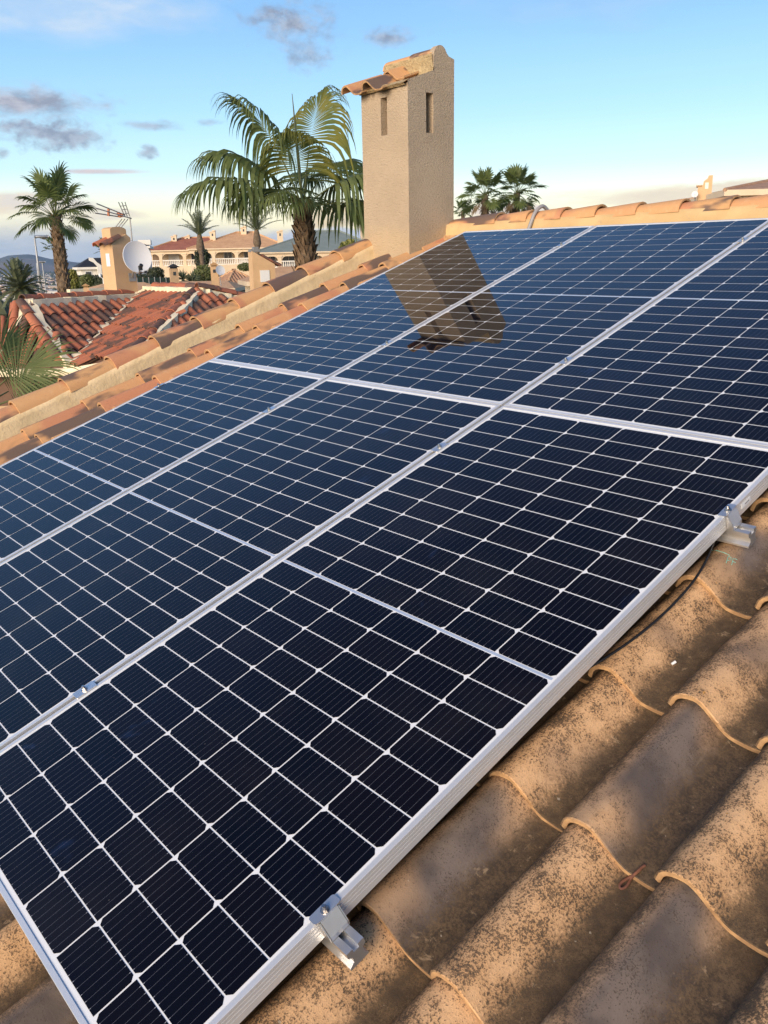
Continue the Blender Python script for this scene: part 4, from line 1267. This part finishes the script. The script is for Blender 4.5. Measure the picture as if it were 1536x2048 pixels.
# television aerial
def P_(px, py, D=15.0): return at(px, py, D)
e = empty('tv_antenna', P_(264, 492), 'thin television aerial with orange joints on a mast above the neighbour chimney', 'antenna')
MB().tube([P_(266, 500, 15.0), P_(259.5, 433, 15.0)], .011, 6).build('mast', M_GALV, e)
mb = MB()
for a, b_ in (((193, 407), (250, 430)), ((191, 416), (263, 437)), ((190, 426), (242, 434))):
    mb.tube([P_(*a, 14.7), P_(*b_, 15.0)], .010, 5)
mb.build('boom', M_GALV, e)
mb = MB()
v, r = view_dirs(250)
for k in range(5):                   # reflector bars, upper and lower leaf
    t = k / 4
    a = Vector(P_(237 + 13 * t, 405 + 0 * t, 15.0)); b_ = Vector(P_(250 + 9 * t, 434 - 2 * t, 15.0))
    if k % 2 == 0:
        mb.tube([a - v * .10, b_ - v * .02], .008, 5); mb.tube([P_(229 + 13 * t, 457 - 2 * t, 15), P_(244 + 12 * t, 438, 15)], .008, 5)
for t in (.25, .5, .8):
    mb.tube([P_(237 + 13 * t, 405 + 29 * t, 15), P_(250 + 8 * t, 404 + 28 * t, 15)], .006, 5)
mb.build('reflector', M_GALV, e)
mb = MB()
mb.tube([P_(217, 418, 14.85), P_(217, 432, 14.85)], .022, 8)
mb.tube([P_(236, 425, 14.95), P_(241, 434, 14.95)], .03, 8)
mb.tube([P_(243, 428, 14.95), P_(245, 434, 14.95)], .022, 8)
mb.build('orange_joint', M_ORANGE, e)

# ------------------------------------------------------------------ villas and other houses
M_VRED = varied('villa_red_tile', (.40, .155, .095), (.32, .115, .075), 1.6, .85, 6, .6, .06, (.20, .10, .07))
M_VORA = varied('villa_orange_tile', (.66, .40, .215), (.56, .32, .17), 1.6, .85, 6, .6, .06, (.30, .19, .12))
M_VGRN = varied('villa_green_sheet', (.23, .265, .24), (.20, .235, .21), .8, .6, 3, .3, .03)
M_VBLK = varied('villa_black_tile', (.025, .025, .03), (.04, .038, .04), 1.5, .7, 5, .5, .05)
M_VWALL = varied('villa_wall', (.70, .56, .39), (.64, .50, .34), .8, .9)
M_VWHITE = varied('villa_white', (.80, .76, .68), (.72, .68, .60), .8, .8)
M_GLASS, _n, _b = mat('dark_window', (.05, .055, .06), .12, 0, .6)
M_DOOR, _n, _b = mat('brown_door', (.24, .16, .10), .6)
M_SHUT, _n, _b = mat('white_shutter', (.74, .74, .72), .5)

def hip(mb, x0, x1, y0, y1, ze, zr, rx0, rx1, mi=0, th=.16):
    ym = (y0 + y1) / 2
    A_, B_, C_, D_ = (x0, y0, ze), (x1, y0, ze), (x1, y1, ze), (x0, y1, ze)
    E_, G_ = (rx0, ym, zr), (rx1, ym, zr)
    mb.add([A_, B_, C_, D_, E_, G_], [(0, 1, 5, 4), (1, 2, 5), (2, 3, 4, 5), (3, 0, 4)], mi)
    lo = [(p[0], p[1], ze - th) for p in (A_, B_, C_, D_)]
    mb.add([A_, B_, C_, D_] + lo, [(0, 4, 5, 1), (1, 5, 6, 2), (2, 6, 7, 3), (3, 7, 4, 0), (4, 7, 6, 5)], mi + 1 if mi == 0 else mi)
    return [(A_, E_), (B_, G_), (C_, G_), (D_, E_), (E_, G_)]
def villa(px, D, yaw, zf, ze, zr, x0, x1, depth, rx0, rx1, roofm, label, cols, chims, opens, bal=None, hipm=None, body=None):
    base = at(px, 530, D); base.z = ground_z(-62, D) - .3
    Fm = frame_at(base, px, yaw)
    L = lambda z: z - base.z
    t = empty('house', base, label, 'house'); t.matrix_basis = Fm; WM[t.name] = Fm
    mb = MB()
    wy = 2.7
    mb.box(((x0 + x1) / 2, (depth + wy) / 2, L(ze) / 2), (x1 - x0 - 1.0, depth - wy - .5, L(ze)), 0)
    mb.box(((x0 + x1) / 2, wy / 2 + .15, L(zf) / 2), (x1 - x0 - .7, wy + .3, L(zf)), 0)
    mb.build('wall', body or M_VWALL, t, Fm)
    mb = MB()
    hl = hip(mb, x0, x1, 0, depth, L(ze), L(zr), rx0, rx1)
    mb.build('roof', [roofm, M_VWALL], t, Fm)
    mb = MB()
    for a, b_ in hl:
        mb.tube([a, b_], .12, 6)
    mb.build('hip_tiles', hipm or roofm, t, Fm)
    mb = MB().box(((x0 + x1) / 2, .42, L(ze) - .32), (x1 - x0 - .5, .28, .36))
    mb.build('lintel', M_VWALL, t, Fm)
    for cx in cols:
        mb = MB()
        h = L(ze) - .45 - L(zf)
        mb.box((cx, .42, L(zf) + h / 2), (.42, .36, h))
        mb.box((cx, .42, L(zf) + h - .06), (.60, .46, .16)); mb.box((cx, .42, L(zf) + .06), (.54, .44, .14))
        for s_ in (-1, 1):           # springing of the arches
            pr = [(0, 0), (0, -.62), (.10, -.32), (.28, -.12), (.60, 0)]
            mb.prism([(cx + s_ * (.19 + p), L(ze) - .48 + q) for p, q in pr], .30, .54, 0, lambda p, q, t_: (p, t_, q))
        mb.build('column', M_VWALL, t, Fm)
    if bal:
        for b0, b1, yb in bal:
            mb = MB()
            mb.box(((b0 + b1) / 2, yb, L(zf) + .74), (b1 - b0, .18, .11)); mb.box(((b0 + b1) / 2, yb, L(zf) + .06), (b1 - b0, .16, .10))
            n = int((b1 - b0) / .24)
            for i in range(n + 1):
                x = b0 + (b1 - b0) * i / max(n, 1)
                mb.tube([(x, yb, L(zf) + .1), (x, yb, L(zf) + .30), (x, yb, L(zf) + .5), (x, yb, L(zf) + .72)], [.06, .085, .05, .06], 6)
            mb.build('balustrade', M_VWHITE, t, Fm)
    for cx, cy, ztop in chims:
        mb = MB()
        zz = L(ztop)
        mb.box((cx, cy, zz - 1.1), (.72, .66, 2.2)); mb.box((cx + .14, cy, zz + .06), (.36, .60, .20))
        mb.prism([(-.46, -.22), (.42, .02), (.42, .09), (-.46, -.14)], cy - .40, cy + .40, 0, lambda p, q, t_: (cx + p, t_, zz + q + .04))
        ch_ = mb.build('chimney', M_VWALL, t, Fm)
        MB().box((cx, cy - .334, zz - .42), (.22, .012, .32)).build('vent', M_GLASS, ch_, Fm)
    for ox, oz, w, h, kind in opens:
        y = wy + .25
        fr = MB()
        for bx, bz, bw, bh in ((ox, oz + h / 2 + .04, w + .16, .08), (ox, oz - h / 2 - .04, w + .16, .08), (ox - w / 2 - .04, oz, .08, h), (ox + w / 2 + .04, oz, .08, h)):
            fr.box((bx, y - .04, L(zf) + bz), (bw, .10, bh))
        if kind != 'door': fr.box((ox, y - .03, L(zf) + oz), (.06, .06, h))
        o = fr.build('window' if kind != 'door' else 'door', M_SHUT if kind != 'door' else M_DOOR, t, Fm)
        MB().box((ox, y, L(zf) + oz), (w, .04, h)).build('pane' if kind == 'glass' else 'shutter' if kind == 'shut' else 'leaf', M_GLASS if kind == 'glass' else M_SHUT if kind == 'shut' else M_DOOR, o, Fm)
    return t
kk = 85 / FPX
def zat(px, py, D): return at(px, py, D).z
VS = 1.42
villa(352, 122, -8, zat(352, 532, 122), zat(352, 500, 122), zat(365, 473, 122), -2.9 * VS, 4.2 * VS, 10.5, .4 * VS, 3.0 * VS, M_VRED,
      'villa with a dark red hipped roof and arched terrace behind the shrubs', (-3.6, -2.0, 1.2, 3.6), ((-.5, 4.0, zat(345, 470, 122)), (1.2, 5.0, zat(366, 470, 122))),
      ((-.6, 1.05, 1.3, 2.1, 'shut'), (2.6, 1.1, 1.6, 2.2, 'glass'), (-2.9, 1.05, 1.0, 2.1, 'door')), [(-3.9, 1.0, .35), (1.4, 3.6, .35)], M_VORA)
villa(468, 116, -6, zat(460, 529, 116), zat(460, 496, 116), zat(480, 461, 116), -4.2 * VS, 5.2 * VS, 12.5, .0, 1.6 * VS, M_VORA,
      'villa with a pale orange hipped roof and white balustrade in the middle of the row', (-4.8, -2.6, .4, 2.8, 5.0), ((-2.9, 3.4, zat(430, 461, 116)), (1.05, 5.6, zat(482, 451, 116))),
      ((-3.7, 1.4, .9, 1.6, 'glass'), (-1.0, 1.35, 1.0, 1.3, 'glass'), (1.7, 1.1, 1.1, 2.1, 'glass'), (4.0, 1.1, 1.2, 2.1, 'shut')), [(-4.7, .3, .35), (.6, 2.7, .35), (.4, 3.6, -1.2)])
villa(632, 108, 4, zat(620, 534, 108), zat(620, 503, 108), zat(640, 458, 108), -5.4 * VS, 6.2 * VS, 14.0, .6 * VS, 2.6 * VS, M_VGRN,
      'villa under a grey green hipped roof right behind the big palm trunk', (-6.4, -4.4, -1.7, 1.2, 4.2, 7.0), ((-4.1, 4.2, zat(563, 460, 108)), (6.9, 7.2, zat(716, 448, 108))),
      ((-5.5, 1.5, 1.2, 1.1, 'glass'), (-3.2, 1.1, 1.4, 2.0, 'glass'), (-.2, 1.2, 1.4, 1.6, 'shut'), (2.8, 1.2, 1.5, 1.3, 'glass')), [(-7.0, -4.6, .35), (-4.2, -1.9, .35), (1.4, 6.8, .35)], M_VGRN)
def plain_house(px, D, yaw, x0, x1, depth, zb, ze, zr, rx0, rx1, roofm, wallm, label, wins=(), chim=None, fascia=True):
    base = at(px, 540, D); base.z = zb
    Fm = frame_at(base, px, yaw); L = lambda z: z - zb
    t = empty('house', base, label, 'house'); t.matrix_basis = Fm; WM[t.name] = Fm
    MB().box(((x0 + x1) / 2, depth / 2, L(ze) / 2), (x1 - x0 - .7, depth - .7, L(ze))).build('wall', wallm, t, Fm)
    mb = MB(); hl = hip(mb, x0, x1, 0, depth, L(ze), L(zr), rx0, rx1, 0, .22)
    mb.build('roof', [roofm, wallm], t, Fm)
    for wx, wz, w, h in wins:
        fr = MB().box((wx, .34, L(ze) + wz), (w + .14, .06, h + .14)).build('window', M_SHUT, t, Fm)
        MB().box((wx, .30, L(ze) + wz), (w, .04, h)).build('pane', M_GLASS, fr, Fm)
    if chim:
        MB().box((chim[0], chim[1], L(chim[2]) - .6), (.5, .5, 1.2)).build('chimney', wallm, t, Fm)
    return t, Fm
t, Fm = plain_house(196, 90, 6, -1.9, 3.2, 6, -4.0, zat(190, 534, 90), zat(200, 515, 90), -.5, 2.4, M_VBLK, M_VWHITE, 'white house with a black roof and wavy white parapet left of the tan chimney', ((1.6, -.75, .7, .7), (-.9, -.7, .5, .5)))
mb = MB()
zz0 = zat(190, 534, 90) + 4.0
pts = [(-.75, .9), (-.35, .85), (-.05, .45), (.35, .15), (.30, -.5), (.38, -1.4), (-.02, -1.4), (-.08, -.4), (-.05, .05), (-.35, .42), (-.75, .62)]
mb.prism([(x, zz0 + z) for x, z in pts], -.22, .05, 0, lambda p, q, t_: (p, t_, q))
mb.build('parapet', M_VWHITE, t, Fm)
t, Fm = plain_house(290, 96, -4, -2.6, .75, 6, -4.0, zat(290, 492, 96), zat(285, 482, 96), -1.8, -.6, M_VBLK, M_VWHITE, 'white house with a black roof showing at the right of the satellite dish', ((.2, -.7, .6, .8),))
MB().box((.1, 2.5, zat(292, 484, 96) + 4.0), (1.3, 2.0, .5)).build('roof_box', M_VWHITE, t, Fm)
# small hipped roof with visible barrel rows
M_TURR = varied('sun_bleached_tile', (.46, .28, .175), (.34, .20, .13), 5, .85, c3=(.17, .12, .09))
cA = at(468, 541, 60); zt = cA.z; zev = zat(468, 580, 60)
t = empty('house', (cA.x, cA.y, -3.0), 'low house with a small pointed roof of bleached barrel tiles before the orange villa', 'house')
Fm = frame_at(Vector((cA.x, cA.y, 0)), 468, 28)
hw = 1.95
corn = [Fm @ Vector((-hw, -hw, zev)), Fm @ Vector((hw, -hw, zev)), Fm @ Vector((hw, hw, zev)), Fm @ Vector((-hw, hw, zev))]
mb = MB(); src = barrel_mesh(.16, .46); rnd = random.Random(5); mbt = MB()
for i in range(4):
    poly = [cA, corn[i], corn[(i + 1) % 4]]
    mb.poly([p - UP * .03 for p in poly], 0)
    n, up, ac = face_frame(poly)
    o = poly[0]; q = [((p - o).dot(ac), (p - o).dot(up)) for p in poly]
    x0, x1 = min(a for a, b_ in q), max(a for a, b_ in q); y0, y1 = min(b_ for a, b_ in q), max(b_ for a, b_ in q)
    for ii in range(int((x1 - x0) / .24) + 1):
        for jj in range(int((y1 - y0) / .40) + 1):
            cx, cy = x0 + (ii + .5) * .24, y0 + jj * .40
            if not inpoly((cx, cy + .2), q): continue
            M_ = Matrix.Identity(4); p = o + ac * cx + up * cy
            nn = n; a2 = up.cross(nn)
            for r_ in range(3):
                M_[r_][0] = a2[r_]; M_[r_][1] = up[r_]; M_[r_][2] = nn[r_]; M_[r_][3] = p[r_]
            mbt.add([M_ @ Vector(v_) for v_ in src.v], src.f, 0, False)
mb.build('roof', M_TURR, t)
tag(mbt.build('roof_tiling', M_TURR, t), kind='stuff')
mb = MB()
for i in range(4): mb.tube([cA + UP * .02, corn[i] + UP * .02], .09, 6)
mb.build('hip_tiles', M_VORA, t)
mb = MB()
lo = [c + Vector((0, 0, -.02)) for c in corn]; lo2 = [c + Vector((0, 0, -.22)) for c in corn]
mb.add(lo + lo2, [(i, (i + 1) % 4, 4 + (i + 1) % 4, 4 + i) for i in range(4)] + [(7, 6, 5, 4)])
i2 = [Fm @ Vector((s_ * (hw - .35), u_ * (hw - .35), zev - .2)) for s_, u_ in ((-1, -1), (1, -1), (1, 1), (-1, 1))]
i3 = [Vector((p.x, p.y, -3.0)) for p in i2]
mb.add(i2 + i3, [(i, (i + 1) % 4, 4 + (i + 1) % 4, 4 + i) for i in range(4)])
mb.build('wall', M_VWALL, t)
# low orange roofs in front of the villas
t, Fm = plain_house(392, 54, -12, -2.9, 2.3, 5, -3.5, zat(392, 578, 54), zat(392, 564, 54), -1.6, 1.4, M_VORA, M_VWALL, 'low house with a flat orange tiled roof behind the red ridge')
t, Fm = plain_house(620, 44, 10, -3.2, 3.4, 5, -4.2, zat(620, 560, 44), zat(600, 533, 44), -1.2, 1.4, M_VORA, M_VWALL, 'house with an orange roof glimpsed between the tan chimney and the verge')
t, Fm = plain_house(214, 30, 14, -.9, 2.4, 3, -4.5, zat(214, 590, 30), zat(226, 568, 30), .25, 1.6, M_VORA, M_CREAM, 'low orange gable behind the neighbour chimney foot')
# chimneys of hidden houses
def lone_chimney(px, py0, py1, D, w, d, yaw, label, style):
    top = at(px, py0, D); bot = at(px, py1, D)
    h = top.z - bot.z
    base = Vector((top.x, top.y, bot.z - 2.5))
    Fm = frame_at(base, px, yaw); H = h + 2.5
    t = empty('chimney', base, label, 'chimney'); t.matrix_basis = Fm; WM[t.name] = Fm
    if style == 'lean':
        MB().prism([(-w / 2, 0), (w / 2, 0), (w / 2, H - .32), (-w / 2 + .02, H)], -d / 2, d / 2, 0, lambda p, q, t_: (p, t_, q)).build('stack', M_TAN, t, Fm)
        for k in range(2):
            put('cap_tile', NR_ME, t, Fm @ Matrix.Translation((w / 2 + .17, -.10 + .2 * k, H - .38)) @ Matrix.Rotation(pi / 2, 4, 'Z') @ Matrix.Rotation(.50, 4, 'X') @ Matrix.Diagonal((1, 1.5, 1, 1)))
        MB().box((0.02, -d / 2 - .008, H - .60), (.24, .014, .28)).build('vent_cover', M_SHUT, t, Fm)
        MB().box((w / 2 + .008, .02, H - .68), (.014, .22, .40)).build('side_vent', M_DISH, t, Fm)
        MB().box((-w / 2 + .12, 0, H + .01), (.22, d * .7, .06))  .box((-w / 2 + .16, 0, H + .07), (.12, .2, .06)).build('cowl', M_GALV, t, Fm)
    elif style == 'step':
        mb = MB()
        mb.prism([(-w / 2, 0), (w / 2, 0), (w / 2, H), (w * .20, H), (w * .14, H - .10), (-w * .12, H - .20), (-w * .14, H - .32), (-w / 2, H - .38)], -d / 2, d / 2, 0, lambda p, q, t_: (p, t_, q))
        mb.build('stack', M_TAN, t, Fm)
        MB().box((.06, -d / 2 - .006, H - .36), (.12, .012, .22)).build('vent', M_VWHITE, t, Fm)
        MB().box((-w / 2 + .04, 0, H - .36), (.20, d + .06, .05)).build('cap_slab', M_EDGE, t, Fm)
    else:
        mb = MB().box((0, 0, H / 2), (w, d, H))
        mb.build('stack', M_TAN, t, Fm)
        mb = MB().prism([(-w * .75, 0), (w * .75, 0), (0, w * .42)], -d * .75, d * .75, 0, lambda p, q, t_: (p, t_, q + H + .06)).box((0, 0, H + .03), (w * .8, d * .8, .10))
        mb.build('cap', M_VBLK if style == 'dark' else M_EDGE, t, Fm)
        MB().box((0, -d / 2 - .006, H - .25), (w * .35, .012, .18)).build('vent', M_GLASS, t, Fm)
    return t
lone_chimney(521, 502, 590, 22, .58, .42, 14, 'square tan chimney with a white vent cover and small tiled lean-to cap', 'lean')
lone_chimney(347, 537, 575, 46, .40, .36, 10, 'small tan chimney with a dark pointed cap before the yuccas', 'dark')
lone_chimney(428, 533, 570, 50, .42, .40, 0, 'small tan chimney that carries the little round dish', 'plain')
lone_chimney(1412, 352, 396, 36, .50, .45, 0, 'stepped beige chimney with a slot rising behind the ridge at the right', 'step')
lone_chimney(172, 576, 592, 27, .16, .16, 0, 'tiny white chimney pot on the pale wall left of the tan chimney', 'plain')
def mini_dish(px, py, D, rad, label, lean):
    c = at(px, py, D); v, r = view_dirs(px); n = (-v * .9 + r * lean + UP * .25).normalized(); a = n.cross(UP).normalized(); u = a.cross(n)
    mb = MB(); vs_ = [c]; Ns = 18
    for i in (1, 2, 3):
        for k in range(Ns):
            an = 2 * pi * k / Ns; rr_ = rad * i / 3
            vs_.append(c + a * rr_ * cos(an) + u * rr_ * sin(an) + n * rad * .2 * (i / 3) ** 2)
    mb.add(vs_, [(0, 1 + k, 1 + (k + 1) % Ns) for k in range(Ns)] + [(1 + i * Ns + k, 1 + (i + 1) * Ns + k, 1 + (i + 1) * Ns + (k + 1) % Ns, 1 + i * Ns + (k + 1) % Ns) for i in (0, 1) for k in range(Ns)], 0, True)
    e = empty('satellite_dish', c, label, 'satellite dish')
    mb.build('bowl', M_DISH, e)
    MB().tube([c - u * rad + n * rad * .2, c - u * rad * .9 + n * rad * .8], rad * .05, 5).tube([c, c - n * .15 - u * .15, c - n * .2 - u * .8], .025, 5).build('receiver_arm', M_GALV, e)
mini_dish(440, 541, 49.5, .28, 'little white dish on the small chimney beside the pointed roof', .4)
mini_dish(1390, 389, 35.5, .12, 'tiny white dish left of the stepped chimney', -.2)
# hipped roof at the far right
pa = at(1590, 352, 38)
t = empty('house', (pa.x, pa.y, -3.2), 'house with a brown hipped roof cut by the right picture edge', 'house')
Fm = frame_at(Vector((pa.x, pa.y, 0)), 1590, 20)
ze = zat(1450, 395, 38) ; hw = 3.6
mb = MB(); hl = hip(mb, -hw, hw, -hw, hw, ze, pa.z, -.1, .1, 0, .2)
mb.build('roof', [M_TURR, M_VWALL], t, Fm)
mb = MB()
for a, b_ in hl: mb.tube([a, b_], .07, 6)
mb.build('hip_tiles', M_TURR, t, Fm)
MB().box((0, 0, (ze - 3.2) / 2), (6.4, 6.4, ze + 3.2)).build('wall', M_VWALL, t, Fm)
# pale garden wall, green fence
def wall_between(a, b_, h, th, ma, name, label, cat):
    d = b_ - a; L = Vector((d.x, d.y, 0)).length; ang = atan2(d.y, d.x)
    tag(MB().box((0, 0, -h / 2), (L, th, h)).build(name, ma, None, Matrix.Translation((a + b_) / 2) @ Matrix.Rotation(ang, 4, 'Z')), label, cat)
wall_between(at(136, 576, 29), at(240, 577, 30), 3.0, .2, M_CREAM, 'garden_wall', 'pale cream wall between the tall palm and the neighbour chimney', 'wall')
M_GFENCE = varied('green_fence_mesh', (.035, .065, .05), (.045, .08, .06), 1.5, .7)
f0, f1 = at(262, 557, 46), at(343, 556, 47)
d = f1 - f0; L = d.length; ang = atan2(d.y, d.x); Fm = Matrix.Translation(f0) @ Matrix.Rotation(ang, 4, 'Z')
t = empty('fence', f0, 'green screened fence behind the small dark capped chimney', 'fence'); t.matrix_basis = Fm; WM[t.name] = Fm
n = 7
for i in range(n):
    MB().box((L * (i + .5) / n, 0, -.75), (L / n - .05, .03, 1.5)).build('fence_panel', M_GFENCE, t, Fm)
for i in range(n + 1):
    MB().tube([(L * i / n, 0, -2.2), (L * i / n, 0, .04)], .03, 6).build('fence_post', M_GALV, t, Fm)
# street lamps
M_POLE, _n, _b = mat('grey_lamp_post', (.36, .37, .38), .5, .4)
M_LENS, _n, _b = mat('lamp_lens', (.62, .58, .50), .35)
def lamp(px, pyt, pyb, D, head, label):
    top = at(px, pyt, D); base = Vector((top.x, top.y, at(px, pyb, D).z - 3.0))
    v, r = view_dirs(px)
    e = empty('street_lamp', base, label, 'street lamp', 'street lamps along the slope')
    MB().tube([base, base.lerp(top, .6), top, top + r * .12 + UP * .05], [.075, .06, .045, .04], 8).build('post', M_POLE, e)
    mb = MB()
    c = top + r * head * .5 + UP * .06
    for zo, sc_ in ((0, 1),):
        vs_ = []; Nn = 10
        for i in range(9):
            t_ = i / 8; x = -head * .5 + head * t_; wv = (.10 + .14 * sin(pi * min(1, .15 + .8 * t_))) * .9
            for k in range(Nn):
                a = 2 * pi * k / Nn
                vs_.append(c + r * x + v * wv * cos(a) + UP * (.09 * sin(a) if sin(a) > 0 else .04 * sin(a)))
        mb.add(vs_, [(i * Nn + k, i * Nn + (k + 1) % Nn, (i + 1) * Nn + (k + 1) % Nn, (i + 1) * Nn + k) for i in range(8) for k in range(Nn)] + [tuple(range(Nn)), tuple(range(9 * Nn - 1, 8 * Nn - 1, -1))], 0, True)
    mb.build('lamp_head', M_POLE, e)
    vs_ = []
    for k in range(14):
        a = 2 * pi * k / 14; vs_.append(c + r * (.10 + head * .32 * cos(a)) + v * .15 * sin(a) - UP * .04)
    vs_.append(c + r * .10 - UP * .12)
    MB().add(vs_, [(k, (k + 1) % 14, 14) for k in range(14)], 0, True).build('lens', M_LENS, e)
lamp(69, 477, 602, 46, .66, 'taller grey street lamp left of the tall palm trunk')
lamp(73, 526, 602, 78, .70, 'lower distant street lamp behind the taller lamp post')
tp = at(84.5, 526, 70)
tag(MB().tube([Vector((tp.x, tp.y, ground_z(-70, 70) - .5)), tp], [.07, .045], 8).build('flagpole', M_POLE), 'slim bare pole between the lamp and the palm', 'pole')
gl = at(206, 556, 53); v, r = view_dirs(206)
e = empty('garden_lamp', gl - UP * 1.6, 'white garden lamp with two tulip heads before the hedge', 'lamp')
MB().tube([gl - UP * 1.6, gl], .035, 8).tube([gl - r * .13 + UP * .06, gl - UP * .04, gl + r * .13 + UP * .06], .025, 6).build('post', M_WHITE, e)
for s_ in (-1, 1):
    MB().tube([gl + r * s_ * .13 + UP * .04, gl + r * s_ * .15 + UP * .14, gl + r * s_ * .15 + UP * .24], [.04, .085, .06], 10).build('lamp_shade', M_WHITE, e)

# ------------------------------------------------------------------ small things lying on the near tiles
bpy.context.view_layer.update()
DG = bpy.context.evaluated_depsgraph_get()
def hit(px, py):
    d = (C_RIGHT * ((px - 768) / FPX) + C_DOWN * ((py - 1024) / FPX) + C_FWD).normalized()
    ok, loc, nrm, _i, ob, _m = SC.ray_cast(DG, CAM, d)
    return loc, nrm, ob
M_RUST = varied('rusty_wire', (.20, .085, .05), (.13, .06, .045), 60, .9)
loop = [(1290, 1733), (1282, 1738), (1272, 1748), (1258, 1757), (1246, 1764), (1239, 1772), (1241, 1779), (1250, 1777), (1257, 1769), (1262, 1759), (1270, 1750), (1281, 1741)]
pts = []
for q in loop:
    l_, n_, ob = hit(*q); pts.append(l_ + n_ * .0035)
tag(MB().tube(spline(pts, 3), .0028, 6).build('wire_loop', M_RUST), 'rusty twisted wire loop lying on the tiles', 'wire')
l_, n_, ob = hit(1345, 1327)
tag(MB().tube([l_ + n_ * .004 - E_U * .006, l_ + n_ * .006 + E_U * .004 + E_V * .003], .0034, 8).build('plastic_bit', M_WHITE), 'tiny white plastic stub lying in a tile pan', 'debris')
M_CHALK, _n, _b = mat('green_chalk', (.20, .55, .46), .9)
strokes = [[(1424, 1101), (1436, 1102), (1449, 1106), (1459, 1111)], [(1452, 1126), (1456, 1113), (1462, 1115), (1462, 1120), (1455, 1121)], [(1463, 1130), (1466, 1117), (1474, 1119)], [(1465, 1123), (1471, 1125)]]
mb = MB(); owner = None
for st_ in strokes:
    pts = []
    for q in st_:
        l_, n_, ob = hit(*q); pts.append(l_ + n_ * .0006)
        if ob is not None and ob.name.startswith('roof_tile'): owner = ob
    mb.tube(pts, .0009, 4)
mb.build('chalk_mark', M_CHALK, owner) if owner is not None else None

# ------------------------------------------------------------------ air
HAZE = 6e-5
if HAZE:
    ma = bpy.data.materials.new('air'); ma.use_nodes = True
    n = NT(ma.node_tree)
    for q in list(n.n):
        if q.type == 'BSDF_PRINCIPLED': n.n.remove(q)
    pv_ = n.new('ShaderNodeVolumePrincipled')
    pv_.inputs['Color'].default_value = (.50, .70, 1.0, 1); pv_.inputs['Density'].default_value = HAZE; pv_.inputs['Anisotropy'].default_value = .2
    out = [q for q in n.n if q.type == 'OUTPUT_MATERIAL'][0]
    n.l.new(pv_.outputs[0], out.inputs['Volume'])
    tag(MB().box((0, 0, 75), (20000, 20000, 270)).build('haze', ma), kind='stuff')
